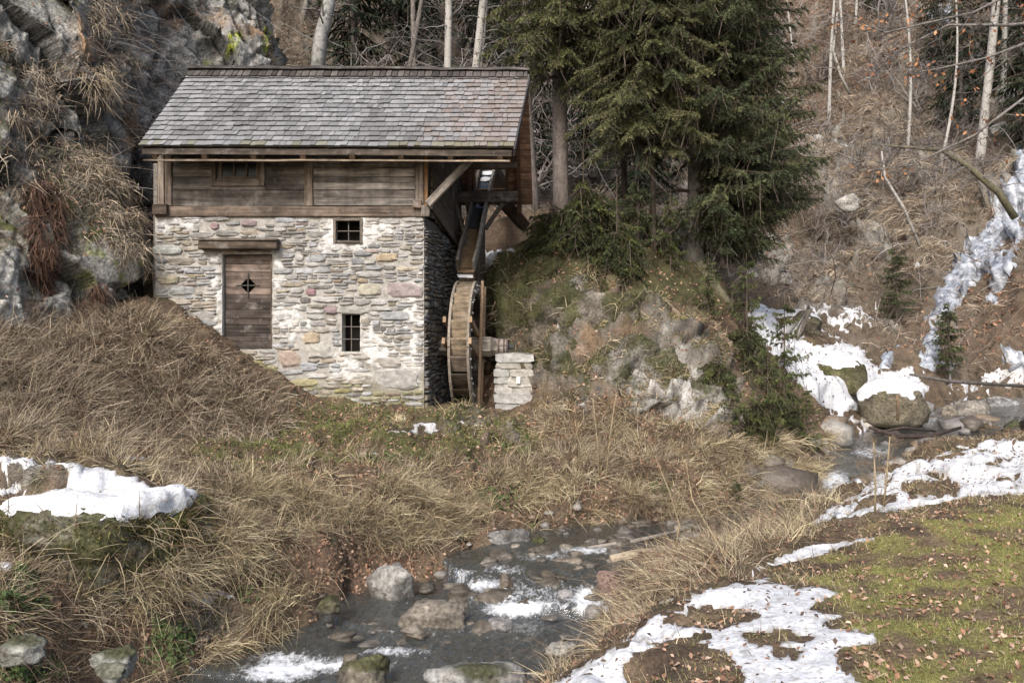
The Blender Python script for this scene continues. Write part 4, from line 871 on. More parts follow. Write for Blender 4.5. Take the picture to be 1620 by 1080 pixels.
beam('trough_prop', PX(722, 325, 16.3), PX(742, 400, 16.1), .05, .05, M['wood_y'], flume, (.13, .10, .08), up=(0, 1, 0))
beam('trestle_post', PX(755, 395, 16.2)+Vector((0, 0, 0)), PX(756, 445, 16.6)+Vector((0, 0, -.9)), .1, .1, M['wood_y'], flume, (.10, .085, .07), up=(0, 1, 0))
# ================================================================ CLIFF
base = np.array([[-17, 7.5], [-12.5, 8.8], [-9.6, 10.6], [-8.1, 12.1], [-7.3, 13.3], [-6.85, 14.2], [-7.1, 15.2], [-7.6, 16.6], [-6.9, 17.9], [-5.6, 18.6], [-5.0, 19.8], [-5.1, 21.5], [-6.0, 25.]])
NU, NH = 520, 330
bs = np.linspace(0, len(base)-1.001, NU*0+NU); bi = bs.astype(int); bt = (bs-bi)[:, None]; bl = base[bi]*(1-bt)+base[bi+1]*bt
for _ in range(60): bl[1:-1] = (bl[:-2]+2*bl[1:-1]+bl[2:])/4
bd = np.gradient(bl, axis=0); bd /= np.linalg.norm(bd, axis=1)[:, None]; bnrm = np.c_[bd[:, 1], -bd[:, 0]]
hh = np.linspace(-1.2, 13, NH)
lean = np.interp(bs, [0, 3, 5, 7, 9, 12], [.42, .30, .20, .10, .16, .2])
CP3 = np.zeros((NU, NH, 3)); off = hh[None]*-lean[:, None]
CP3[..., :2] = bl[:, None]+bnrm[:, None]*off[..., None]; CP3[..., 2] = hh[None]
cp = CP3.reshape(-1, 3); cn = np.repeat(np.c_[bnrm, np.full(NU, .15)], NH, 0)
for (u_, v_, Y_, r_, a_) in [(150, 340, 13, 1.0, .55), (60, 300, 12, 1.1, .5), (200, 420, 13.8, .7, .45), (30, 420, 12, .9, .3), (140, 180, 13, .9, -.35), (215, 200, 14.5, .7, -.7), (60, 90, 12.5, 1.2, .5), (330, 60, 18, 1.2, .5), (430, 60, 19, .9, .6), (110, 440, 12.5, .5, -.3)]:
    q = np.array(PX(u_, v_, Y_)); cp = cp+cn*(a_*np.exp(-(((cp-q)*(1, .7, 1))**2).sum(1)/r_**2))[:, None]
f1, e1, i1 = facets(cp*(.75, .75, .55)+np.c_[cp[:, 2]*.35, cp[:, 2]*0, cp[:, 0]*.25]); f2, e2, _ = facets(cp*(2.3, 2.3, 1.7)+4); f3, _, _ = facets(cp*6+8)
crev = sstep(.10, .0, e1)
d = f1*.60+f2*.20+f3*.055+fbm(cp*1.1, 4)*.30+fbm(cp*7, 3)*.04-crev*.15
d = np.where((cp[:, 1] > 13.2) & (cp[:, 1] < 15.2), np.minimum(d, .18), d)
cp = cp+cn*d[:, None]; CT = cp.reshape(NU, NH, 3); CN = normals(CT).reshape(-1, 3)
if (CN*cn).sum() < 0: CN = -CN
cu, cv = to_px(cp); nm = fbm(cp*2.2, 4); nh = fbm(cp*6, 4); big = fbm(cp*.6+3, 4)
def cm(poly, soft=12, wob=30): return sstep(-soft, soft, poly_sd(cu, cv, PP(poly))+nm*wob)
bare = np.maximum.reduce([cm("0,10 80,0 150,60 150,130 90,120 0,50"), cm("240,0 420,0 430,110 300,200 240,240 200,160"), cm("100,120 150,130 150,210 100,190"), cm("0,200 30,210 60,330 20,260"), cm("0,390 40,420 50,520 0,520"), cm("140,385 230,400 200,470 150,500"), cm("180,240 240,200 235,300 190,300"), cm("60,440 120,440 100,500 50,520")])
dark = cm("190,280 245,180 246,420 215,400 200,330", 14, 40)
col = np.tile([.37, .365, .345], (len(cp), 1)); col = mixc(col, (.52, .51, .475), sstep(-.1, .4, nh)); col = mixc(col, (.36, .24, .15), sstep(.05, .45, fbm(cp*1.0+20, 4)))
col = mixc(col, (.50, .48, .43), sstep(.1, .4, fbm(cp*1.7+33, 5))*bare); col = mixc(col, (.07, .065, .06), sstep(.15, .5, fbm(cp*(2.2, 2.2, .8)+60, 5)))
vegm = np.clip(sstep(-.25, .35, nm+big*.6+(CN[:, 2]-.1)*.7)*(1-bare*.85), 0, 1)
col = mixc(col, (.065, .055, .028), vegm*.85); col = mixc(col, (.07, .08, .02), vegm*sstep(.0, .35, fbm(cp*3+44, 4)))
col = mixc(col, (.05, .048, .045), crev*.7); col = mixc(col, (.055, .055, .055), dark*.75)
lich = np.maximum(cm("130,390 240,400 220,500 120,480", 10, 30)*sstep(.12, .3, fbm(cp*3.4+71, 4)), 0); col = mixc(col, (.22, .25, .07), lich*.8)
yel = np.maximum.reduce([cm("362,50 380,55 375,85 360,80", 3, 8), cm("322,95 335,95 332,108 322,108", 3, 6), cm("420,45 430,50 425,90 415,85", 3, 8)]); col = mixc(col, (.33, .37, .04), yel*sstep(-.1, .1, nh))
cq = np.arange(NU*NH).reshape(NU, NH); cq = np.stack([cq[:-1, :-1], cq[1:, :-1], cq[1:, 1:], cq[:-1, 1:]], -1).reshape(-1, 4)
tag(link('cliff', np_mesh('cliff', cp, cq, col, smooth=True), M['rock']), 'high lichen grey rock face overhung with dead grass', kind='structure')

# ================================================================ BOULDERS
import bmesh
_ico = {}
def ico(n):
    if n not in _ico:
        b = bmesh.new(); bmesh.ops.create_icosphere(b, subdivisions=n, radius=1); _ico[n] = (np.array([v.co for v in b.verts]), np.array([[v.index for v in f.verts] for f in b.faces])); b.free()
    return _ico[n]
BIG = None
def boulder(label, u_, v_, w, h, Y, col=(.27, .26, .24), m='rock', n=4, depth=.8, moss_=0., snow=0, rough=1., tilt=0, name='boulder', group=None, pale=.0, seed=None):
    V, Fc = ico(n); c = np.array(PX(u_, v_, Y)); rx, rz = w/2/F*Y, h/2/F*Y; ry = rx*depth; c[1] += ry*.6
    s = np.array([c[0]*3.1, c[1]*1.7, c[2]*2.3]); q = V.copy()
    rs = np.random.default_rng(abs(int(u_*7+v_*13))); pn = rs.normal(size=(int(17-3*min(rough, 1.4)), 3)); pn /= np.linalg.norm(pn, axis=1)[:, None]; pd = rs.uniform(.62, 1.0, len(pn)) if rough > .6 else rs.uniform(.85, 1.05, len(pn))
    rad_ = np.min(np.where(V@pn.T > .05, pd/np.maximum(V@pn.T, .05), 9), axis=1); rad_ = np.minimum(rad_, 1.25)      # a block cut by random planes
    g_, _, _ = facets(V*2.6+s*2)
    q = V*(rad_*(1+g_*.10*rough+fbm(V*2.2+s, 3)*.07))[:, None]
    if snow and n == 4: q = V*(1+fbm(V*1.3+s, 3)*.22+g_*.04)[:, None]
    q[:, :2] *= np.where(V[:, 2] < 0, np.minimum(1/np.sqrt(1.02-V[:, 2]**2), 1.5 if snow and n == 4 else 1.6), 1)[:, None]
    q[:, 2] = np.where(q[:, 2] < 0, q[:, 2]*1.5, q[:, 2]); q /= np.array([np.abs(q[:, 0]).max(), np.abs(q[:, 1]).max(), max(q[:, 2].max(), .1)])
    q = q*(rx, ry, rz); a = tilt; x = q[:, 0]*math.cos(a)-q[:, 2]*math.sin(a); z = q[:, 0]*math.sin(a)+q[:, 2]*math.cos(a); q[:, 0], q[:, 2] = x, z
    fine = fbm((q+c)*9, 3)*.02; nn = V
    if n == 5: g2, ed2, _ = facets((q+c)*(3.4, 3.4, 5)); g3, _, _ = facets((q+c)*9); fine = fine+g2*.05+g3*.015-sstep(.08, 0, ed2)*.035
    q = q+nn*(fine*min(1, rx*3))[:, None]
    cc = np.tile(col, (len(q), 1)); wpos = q+c; cc = mixc(cc, np.array(col)*1.7, sstep(.0, .5, fbm(wpos*3+5, 4))*.6); cc = mixc(cc, (.08, .07, .06), sstep(.0, .4, fbm(wpos*4+15, 4))*.7)
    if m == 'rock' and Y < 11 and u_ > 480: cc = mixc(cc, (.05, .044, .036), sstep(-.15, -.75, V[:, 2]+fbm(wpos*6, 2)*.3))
    if pale: cc = mixc(cc, (.38, .37, .34), sstep(-.2, .4, fbm(wpos*5+8, 4))*pale)
    if moss_: cc = mixc(cc, (.058, .060, .022), sstep(.55-moss_, .9-moss_, fbm(wpos*2.2+31, 4)+.5*(V[:, 2]+.2)+.2)*.9)
    e = empty(name, tuple(c-(0, 0, rz)), label, 'rock' if name == 'rock' else name.split('_')[-1], group) if snow else None
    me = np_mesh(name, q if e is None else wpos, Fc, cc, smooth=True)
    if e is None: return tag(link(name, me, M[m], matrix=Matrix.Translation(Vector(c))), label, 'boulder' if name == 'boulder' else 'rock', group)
    link('stone_body', me, M[m], e)
    nz = V[:, 2]+fbm(wpos*4, 3)*(.55 if n == 4 else .25)-np.clip(-V[:, 1], 0, 1)*.12; on = nz > 1-snow; k = on[Fc].any(1); f = Fc[k]; us = np.unique(f); rm = np.full(len(V), -1); rm[us] = np.arange(len(us))
    up = np.where(on, .012+.075*np.clip((nz-(1-snow))*2.2, 0, 1)*(.15 if n == 5 else 1)+fbm(wpos*3, 2)*.012, -.02); link('snow_cap', np_mesh('snow_cap', wpos[us]+np.array([0, 0, 1.])*up[us, None]+V[us]*(1, 1, 0)*.01, rm[f], smooth=True), M['snow'], e)
    if n == 5 and snow: globals()['BIG'] = (wpos, V)
    return e
wet, pl_, gr_ = (.10, .085, .065), (.36, .355, .34), (.24, .235, .22)
B = [
 ('long flat brown boulder in the middle of the brook', 683, 982, 126, 50, 8.15, (.22, .195, .16), 'rock', dict(depth=.55, tilt=-.05)),
 ('pale slab with a mossy seam at the bottom edge of the brook', 750, 1082, 170, 50, 6.8, (.27, .27, .26), 'rock', dict(depth=.5, moss_=.2, pale=.5)),
 ('dome of brown rock in the brook beside the pale slab', 566, 1072, 90, 54, 6.8, (.20, .18, .14), 'rock', dict(moss_=.15)),
 ('pale angular block in leaf litter on the near bank', 617, 926, 84, 56, 8.95, (.26, .255, .235), 'rock', dict(pale=.25, rough=1.0)),
 ('rounded reddish brown boulder at the foot of the snowy bank', 968, 932, 52, 54, 8.6, (.20, .14, .12), 'rock', dict(rough=.5)),
 ('dark wet block at the head of the little cascade', 866, 928, 72, 34, 8.95, wet, 'wet_rock', dict(rough=1.2)),
 ('thin tilted brown slab above the cascade', 897, 896, 66, 22, 9.5, (.17, .145, .11), 'wet_rock', dict(tilt=.22, rough=.7)),
 ('grey block under the overhanging grass', 811, 858, 84, 38, 10.35, (.22, .215, .205), 'rock', dict(rough=1.2)),
 ('small mossy stone beside the grey block', 853, 858, 26, 18, 10.3, (.17, .16, .09), 'rock', dict(moss_=.6)),
 ('upright brown wet stone between two rapids', 800, 926, 34, 34, 8.9, (.15, .12, .09), 'wet_rock', {}),
 ('dark wet ledge splitting the cascade', 778, 954, 72, 34, 8.6, wet, 'wet_rock', dict(rough=1.2)),
 ('low ledge of dark rock against the leaf bank', 728, 944, 60, 28, 8.75, wet, 'wet_rock', {}),
 ('dark wedge stone in the foam under the cascade', 840, 962, 60, 26, 8.5, wet, 'wet_rock', {}),
 ('wet brown stone behind the flat boulder', 762, 1006, 70, 34, 7.95, (.14, .12, .095), 'wet_rock', {}),
 ('small pale grey stone topping the wet brown one', 790, 990, 44, 20, 8.05, (.27, .26, .25), 'rock', dict(rough=.6)),
 ('small brown stone in front of the flat boulder', 654, 1001, 46, 17, 7.8, (.20, .175, .14), 'wet_rock', {}),
 ('grey egg shaped stone beside the twin falls', 896, 946, 36, 24, 8.65, (.24, .235, .23), 'wet_rock', dict(rough=.5)),
 ('grey block by the driftwood log', 1092, 866, 70, 40, 10.3, (.30, .295, .28), 'rock', dict(pale=.3)),
 ('dark mossy block in the brown grass of the bank', 518, 958, 54, 26, 8.15, (.15, .14, .09), 'rock', dict(moss_=.35)),
 ('pale pointed stone standing in the ivy', 172, 1050, 74, 40, 6.35, (.27, .275, .25), 'rock', dict(rough=1.2, depth=.8, moss_=.2, tilt=.15)),
 ('grey stone with green stains cut by the picture edge', 18, 980, 90, 52, 6.9, (.24, .24, .215), 'rock', dict(moss_=.2, rough=1.2)),
 ('flat stone lying low in the corner of the bank', 30, 1030, 80, 34, 6.2, (.27, .27, .24), 'rock', dict(moss_=.2)),
 ('squat dark stone below the pointed one', 170, 1062, 60, 20, 6.1, (.12, .12, .09), 'rock', {}),
 ('dark wet stone at the foot of the grey block', 792, 884, 44, 26, 9.8, wet, 'wet_rock', {}),
 ('small wet stone in the upper rapid', 850, 872, 30, 12, 10.0, wet, 'wet_rock', {}),
 ('tan pebble like stone above the twin falls', 914, 902, 22, 10, 9.3, (.32, .27, .21), 'rock', dict(n=3)),
 ('dark stone between tan pebble and reddish boulder', 938, 912, 32, 20, 9.2, wet, 'wet_rock', dict(n=3)),
 ('grey flat stone downstream of the reddish boulder', 940, 968, 40, 14, 8.2, (.24, .23, .21), 'wet_rock', dict(n=3)),
 ('brown stone in the calm water near the near bank', 540, 1008, 44, 12, 7.7, wet, 'wet_rock', dict(n=3)),
 ('small dark stone above the lower rapid', 552, 1044, 28, 14, 7.3, wet, 'wet_rock', dict(n=3)),
 ('pale stone half sunk beneath the snowy edge', 890, 1030, 60, 16, 6.9, (.30, .29, .26), 'rock', dict(n=3)),
 ('flat grey slab in the bank under the small dark spruce', 1212, 812, 80, 30, 11.9, (.15, .145, .135), 'wet_rock', {}),
 ('grey slab in the gully mouth', 1250, 822, 60, 26, 11.2, (.20, .195, .19), 'wet_rock', {}),
 ('dark block in the gully with ice around it', 1330, 800, 60, 36, 12.3, (.13, .125, .12), 'wet_rock', {}),
 ('flat dark stone between ice and brook', 1365, 772, 70, 26, 13.2, wet, 'wet_rock', {}),
 ('grey brown cobble in the upper brook below the icy bank', 1545, 654, 70, 44, 18.3, (.24, .22, .19), 'rock', {}),
 ('flat slab behind the upper brook', 1592, 640, 60, 26, 19.2, (.28, .28, .28), 'rock', {}),
 ('brown cobble left of the flat slab', 1510, 652, 36, 24, 18.4, (.19, .17, .14), 'rock', dict(n=3)),
 ('large grey stone at the edge of the snow field', 1605, 684, 44, 40, 16.5, (.22, .22, .20), 'rock', dict(moss_=.2)),
 ('dark stone in the upper brook beside small fall', 1480, 666, 34, 18, 18.1, wet, 'wet_rock', dict(n=3)),
 ('wet stone under the driftwood in the gully', 1420, 690, 40, 18, 16.2, wet, 'wet_rock', dict(n=3)),
 ('grey outcrop stone in the straw under the rock face', 920, 652, 34, 30, 13.6, (.36, .35, .33), 'rock', dict(rough=1.3, n=3)),
 ('mossy stone in the hanging grass below the knoll', 1048, 782, 60, 46, 11.7, (.25, .24, .20), 'rock', dict(moss_=.35)),
 ('dark stone under the lip of the terrace', 715, 715, 30, 22, 12.3, (.13, .12, .09), 'rock', dict(moss_=.5, n=3)),
 ('bluish grey rock on the leafy slope behind the flume', 792, 412, 48, 34, 18.9, (.30, .32, .35), 'rock', dict(n=3, pale=.6)),
 ('weathered rock jutting from the straw of the far slope', 1348, 318, 46, 26, 30, (.33, .32, .29), 'rock', dict(n=3)),
 ('pale rock ribs above the spruce tips on the far slope', 1262, 268, 50, 36, 37, (.40, .40, .37), 'rock', dict(n=3, rough=1.4)),
]
for lab, u_, v_, w, h, Y, c_, m_, kw in B: boulder(lab, u_, v_, w, h, Y, c_, m_, **kw)
boulder('large mossy boulder with a flat snowy top', 120, 862, 370, 150, 7.55, (.20, .19, .15), 'rock', n=5, depth=.75, moss_=.45, snow=.42, rough=.55)
boulder('mossy block with a thick snow lid beside the upper brook', 1338, 590, 84, 50, 17.6, (.14, .13, .07), 'rock', moss_=.4, snow=.6, rough=.5)
boulder('domed boulder half covered in snow above the driftwood', 1426, 634, 112, 62, 17.0, (.16, .14, .10), 'rock', moss_=.25, snow=.75, rough=.4)
boulder('long low rock with a snow crest at the top of the snow slope', 1255, 510, 110, 34, 19.5, (.18, .16, .11), 'rock', moss_=.3, snow=.5, rough=.6)
boulder('leaning grey rock below the snow crest by the knoll', 1205, 500, 40, 30, 20.5, (.30, .30, .27), 'rock', snow=.35)
wetme = []
for i in range(85):
    s_i = random.uniform(2.1, 9.3); a = int(s_i); t = s_i-a; ctrp = STREAM[a]*(1-t)+STREAM[a+1]*t; d_ = STREAM[a+1][:2]-STREAM[a][:2]; d_ /= np.linalg.norm(d_); o_ = random.uniform(-1, 1)*ctrp[2]*.95
    x, y = ctrp[0]-d_[1]*o_, ctrp[1]+d_[0]*o_; w = random.uniform(12, 38); q_ = random.choice([(.10, .085, .065), (.13, .12, .105), (.085, .075, .06), (.17, .15, .12)])
    boulder('small dark wet stone breaking the surface of the brook', 810+F*x/y, 540-F*(ctrp[3]+.015)/y, w, w*random.uniform(.25, .5), y, q_, 'wet_rock', n=3, rough=1.0, group='small wet stones in the brook')
# --- the bare rock of the knoll: overlapping broken blocks
BLK = []
oc = empty('rock_outcrop', tuple(PX(980, 640, 14.3)), 'broad mossy rock outcrop between the stone pier and the snow slope', 'rock')
for (u_, v_, w, h, Y, c_, ps, ms) in [(900, 590, 150, 130, 14.9, (.19, .175, .15), 0, .15), (985, 600, 170, 130, 14.35, (.21, .195, .17), .2, .1), (1065, 610, 140, 110, 14.1, (.25, .24, .22), .6, .15), (1120, 650, 110, 90, 13.8, (.28, .27, .25), .7, .2), (880, 510, 130, 120, 15.5, (.15, .13, .10), 0, .4), (960, 520, 140, 110, 15.05, (.20, .18, .15), .1, .3), (1050, 545, 150, 90, 14.75, (.19, .18, .16), .3, .3), (1120, 580, 90, 90, 14.5, (.17, .16, .13), .2, .35),
    (820, 520, 110, 150, 16.0, (.12, .10, .075), 0, .45), (835, 600, 90, 90, 15.4, (.15, .12, .09), 0, .3), (1010, 655, 150, 50, 13.75, (.26, .25, .23), .6, .1), (930, 460, 100, 70, 15.7, (.22, .21, .19), .3, .35), (1015, 490, 110, 60, 15.35, (.17, .155, .13), 0, .4), (800, 450, 90, 100, 16.7, (.10, .09, .06), 0, .6), (860, 445, 90, 80, 16.2, (.11, .10, .06), 0, .6), (1150, 670, 60, 60, 13.6, (.27, .26, .24), .5, .2), (925, 640, 90, 46, 14.1, (.20, .17, .13), .1, .1)]:
    o = boulder('', u_, v_, w*1.12, h*1.12, Y-.05, tuple(np.array(c_)*.82), 'rock', n=5, depth=.75, moss_=ms, rough=1.0, pale=ps, name='rock_block')
    for k_ in ('label', 'category'):
        if k_ in o: del o[k_]
    o.parent = oc; o.matrix_parent_inverse = PINV[oc.name]
    BLK.append((np.array([v_.co for v_ in o.data.vertices])+np.array(o.location), np.array([v_.normal for v_ in o.data.vertices])))
def ledge(label, blocks):
    u_, v_, Y = blocks[0][0], blocks[0][1], blocks[0][4]; e = empty('rock_ledge', tuple(PX(u_, v_, Y)), label, 'rock')
    for (u_, v_, w, h, Y, c_) in blocks:
        o = boulder('', u_, v_, w, h, Y, c_, 'rock', n=4, depth=.8, rough=1.2, pale=.6, name='rock_block')
        for k_ in ('label', 'category'):
            if k_ in o: del o[k_]
        o.parent = e; o.matrix_parent_inverse = PINV[e.name]
def yat(u_, v_):                                       # how far the slope is in that direction
    ys = np.linspace(19, 90, 500); zz = ground((u_-810)/F*ys, ys); h = np.where(zz > (540-v_)/F*ys)[0]; return float(ys[h[0]]) if len(h) else 40.
def B_(u_, v_, w, h, c_=(.36, .35, .32)): return (u_, v_, w, h, yat(u_, v_), c_)
ledge('cream rock ribs stepping up beside the outermost spruce boughs', [B_(1300, 225, 44, 30), B_(1322, 205, 34, 26), B_(1285, 245, 34, 26), B_(1335, 235, 24, 18), B_(1268, 262, 30, 20)])
ledge('pale crumbling ledge half way up the straw slope', [B_(1320, 322, 40, 22), B_(1300, 340, 30, 18), B_(1392, 370, 44, 46), B_(1405, 410, 30, 40), B_(1380, 400, 26, 22)])
ledge('grey slabs showing between brush high on the slope', [B_(1205, 140, 60, 46), B_(1240, 165, 40, 30), B_(1180, 175, 30, 40), B_(1250, 120, 26, 20)])
ledge('rock teeth at the foot of the slope above the snow', [B_(1215, 420, 50, 28), B_(1245, 405, 34, 22), B_(1185, 440, 40, 26), B_(1290, 455, 30, 18), B_(1240, 440, 36, 20)])
ledge('mossy cliff step near the picture edge above the ice', [B_(1570, 170, 54, 36), B_(1600, 150, 40, 40), B_(1545, 190, 30, 22), B_(1590, 200, 36, 20)])
# pebbles in and beside the water
pb = []; k = 0
V1, F1 = ico(1)
for i in range(1100):
    s = random.uniform(1.5, len(STREAM)-3); a = int(s); t = s-a; ctrp = STREAM[a]*(1-t)+STREAM[a+1]*t; d_ = STREAM[a+1][:2]-STREAM[a][:2]; d_ /= np.linalg.norm(d_); o_ = random.uniform(-1, 1)*(ctrp[2]+.35)
    x, y = ctrp[0]-d_[1]*o_, ctrp[1]+d_[0]*o_; r = random.uniform(.018, .055)*random.choice([1, 1, 1.6])*(random.choice([1.5, 2.5, 4, 5.5]) if s > 10 else 1); z = float(ground(x, y)[0])
    q = V1*(r*random.uniform(.8, 1.5), r, r*random.uniform(.4, .8))*(1+rng.normal(size=(len(V1), 1))*.1); c_ = np.array(random.choice([(.16, .14, .11), (.24, .23, .22), (.33, .31, .28), (.12, .1, .08), (.22, .17, .12)]))
    pb.append((q+(x, y, z+r*.2), F1, np.tile(c_, (len(F1), 1))))
V_, F_, C_ = join(pb); tag(link('streambed_pebbles', np_mesh('streambed_pebbles', V_, F_, C_, 'FACE', True), M['wet_rock']), 'pebbles and small stones strewn along the brook', kind='stuff')

# ================================================================ TREES
def needle_crown(z0, z1, Hh, Lmax, step=.34, per=6, seed=1, fine=True, droop=.5, cols=((.040, .060, .018), (.062, .080, .024), (.028, .042, .018)), sect=None, bare=.35, tw=1.0):
    r = np.random.default_rng(seed); out = []; z = z0; tips = []
    NP, ND, NS, TW0, TW1, TC = [], [], [], [], [], []
    while z < z1:
        Lz = Lmax*max(.08, (1-z/Hh))**.8*min(1, .6+(z-z0)*.35)
        for b in range(per):
            az = r.uniform(0, 2*math.pi)
            if sect and r.random() < .75: az = r.uniform(*sect)
            L = Lz*r.uniform(.6, 1.12); o = np.array([math.cos(az), math.sin(az), 0]); sd_ = np.array([-o[1], o[0], 0]); rise = r.uniform(-.1, .18); dr = droop*r.uniform(.6, 1.3); zz_ = z+r.uniform(-.2, .2)
            def bp(t): t = np.asarray(t)[:, None]; return o*L*t*(1-.1*t)+np.array([0, 0, 1.])*(zz_+L*(rise*t-dr*t*t+.22*t**4))
            nt_ = max(5, int(L/(.085 if fine else .15)))
            tt_ = np.linspace(.16, 1, nt_)+r.normal(size=nt_)*.01; P0 = bp(tt_); sidew = np.where(np.arange(nt_) % 2, 1, -1)
            ln = (.18+.62*(1-tt_)*min(1, L/2))*r.uniform(.6, 1.2, nt_)*tw
            D = sd_[None]*sidew[:, None]*.8+o[None]*.75+np.array([0, 0, -1.])*r.uniform(.15, .75, nt_)[:, None]; D /= np.linalg.norm(D, axis=1)[:, None]
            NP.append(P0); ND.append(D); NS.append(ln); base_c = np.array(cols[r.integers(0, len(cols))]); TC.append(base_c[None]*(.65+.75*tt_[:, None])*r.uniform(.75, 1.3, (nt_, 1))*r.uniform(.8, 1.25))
            # the branch itself
            q = bp(np.linspace(0, 1, 6)); out.append((q, .035*L/2+.01))
        z += step*r.uniform(.8, 1.2)
    P0, D, ln, C = map(np.concatenate, (NP, ND, NS, TC)); n_ = len(P0); parts = []
    t = np.linspace(0, 1, 4)[None, :, None]
    def path(t): return P0[:, None]+D[:, None]*t*ln[:, None, None]+np.array([0, 0, -1.])*(.35*ln)[:, None, None]*t*t
    T_ = path(t); up = np.tile([0, 0, 1.], (n_, 1))+r.normal(size=(n_, 3))*.25
    if fine:
        parts.append(ribbons(T_, np.full((n_, 4), .012)*np.array([1, .9, .7, .4]), np.tile([.09, .065, .045], (n_, 1)), up))
        K = 13; tk = (np.arange(K)+.5)/K; root = path(tk[None, :, None]); 
        for side_ in (-1, 1, 0):
            dd = D[:, None]*.8+side_*np.cross(D, up)[:, None]*.8+(up[:, None]*.7 if side_ == 0 else 0)+r.normal(size=(n_, K, 3))*.32
            dd /= np.linalg.norm(dd, axis=2)[..., None]; le = (.062+r.normal(size=(n_, K))*.012)*(1.15-.5*tk)[None]; tip = root+dd*le[..., None]
            A = np.stack([root.reshape(-1, 3), tip.reshape(-1, 3)], 1); parts.append(ribbons(A, np.full((len(A), 2), .015)*np.array([1, .45]), np.repeat(C, K, 0)*r.uniform(.7, 1.35, (n_*K, 1))))
    else:
        parts.append(ribbons(T_, np.full((n_, 4), .075)*np.array([.5, 1, .8, .2]), C, up)); parts.append(ribbons(T_+r.normal(size=(n_, 1, 3))*.03, np.full((n_, 4), .05)*np.array([.5, 1, .8, .2]), C*.8))
    # hanging bare twigs
    m_ = r.random(n_) < bare; q = P0[m_]; k = len(q)
    if k:
        dd = np.array([0, 0, -1.])+r.normal(size=(k, 3))*.4; lt = r.uniform(.15, .5, k); pth = q[:, None]+dd[:, None]*np.linspace(0, 1, 3)[None, :, None]*lt[:, None, None]+r.normal(size=(k, 1, 3))*.1*np.linspace(0, 1, 3)[None, :, None]**2
        parts.append(ribbons(pth, np.full((k, 3), .009 if fine else .02), palette([(.15, .125, .10), (.11, .085, .065)], k)))
    br = MB()
    for q, rad in out: br.ring_tube(q, [rad, rad*.8, rad*.6, rad*.45, rad*.3, rad*.12], 4, (.10, .08, .062), cap=False)
    Vb = np.array(br.v); Fb = np.array(br.f); parts.append((Vb, Fb, np.array(br.c)))
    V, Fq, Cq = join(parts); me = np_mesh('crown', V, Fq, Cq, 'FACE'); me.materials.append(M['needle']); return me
def trunk_mesh(H, r0, r1, bend=.0, col=(.2, .17, .145), sides=12, flare=1.5, seed=0, nseg=14, x=0, y=0):
    r = random.Random(seed); mb = MB(); P_ = []; R_ = []
    bx, by = r.uniform(-1, 1)*bend, r.uniform(-1, 1)*bend*.5
    for i in range(nseg+1):
        t = i/nseg; P_.append((bx*math.sin(t*2.6)+x*t, by*math.sin(t*2)+y*t, -.5+(H+.5)*t)); R_.append(lerp(r0, r1, t)*(1+(flare-1)*math.exp(-t*H/.35))*r.uniform(.95, 1.05))
    mb.ring_tube(P_, R_, sides, col); return mb.mesh('trunk', True), P_
def gz_(x, y): return float(ground(x, y)[0])
def tree(name, label, cat, u_, Y, trunk, crown, mt, rz=0, sc=1, group=None, z=None, zoff=0):
    x = (u_-810)/F*Y; z = gz_(x, Y) if z is None else z; e = empty(name, (x, Y, z+zoff), label, cat, group); e.rotation_euler[2] = rz; e.scale = (sc, sc, sc)
    if cat == 'birch' or name == 'young_tree': e.rotation_euler[0] = .07*math.sin(u_*1.3); e.rotation_euler[1] = .10*math.sin(u_*.7+1)
    for nm_, me, m_ in (('trunk', trunk, mt), ('crown', crown, None)):
        if me is None: continue
        if m_ and not me.materials: me.materials.append(m_)
        o = bpy.data.objects.new(nm_, me); COL.objects.link(o); o.parent = e
    return e
PI = math.pi
cA = needle_crown(3.3, 9.5, 17, 3.3, .30, 8, 3, sect=(-2.5, -.4), droop=.60, cols=((.092, .098, .044), (.118, .120, .056), (.064, .072, .034)), bare=.6)
cB = needle_crown(.7, 8.5, 15, 3.4, .38, 8, 5, droop=.40, cols=((.064, .076, .038), (.084, .094, .046), (.046, .058, .031)), sect=(-1.7, .7), bare=.6)
tA, _ = trunk_mesh(16, .19, .07, .1, (.235, .20, .18), seed=1); tB, _ = trunk_mesh(15, .165, .06, .1, (.22, .21, .195), seed=2, flare=2.1); tC, _ = trunk_mesh(13, .09, .03, .15, (.085, .07, .058), seed=3)
tree('spruce', 'tall spruce with a bare grey lower trunk just behind the mill roof', 'tree', 888, 18.0, tA, cA, M['bark'])
tree('spruce', 'tall spruce with pale lichen spotted trunk on the crest of the knoll', 'tree', 1097, 17.4, tB, cB, M['pale_bark'])
tree('spruce', 'thin dark trunked spruce leaning beside the lichen spotted one', 'tree', 1118, 17.9, tC, cB, M['bark'], rz=.35, sc=.86)
tree('spruce', 'dense spruce filling the gap between the two grey trunks', 'tree', 990, 18.8, tC, cA, M['bark'], rz=.3, sc=.95, zoff=-1.0)
cS = needle_crown(.2, 2.6, 2.9, 1.05, .22, 5, 8, droop=.25, cols=((.05, .066, .03), (.07, .086, .038)), bare=.6, tw=.7)
cT = needle_crown(.2, 2.4, 2.9, 1.0, .24, 4, 9, droop=.1, cols=((.075, .095, .035), (.10, .115, .045)), bare=.8, tw=.5)
tS, _ = trunk_mesh(2.7, .03, .008, .05, (.10, .08, .06), 6, seed=4)
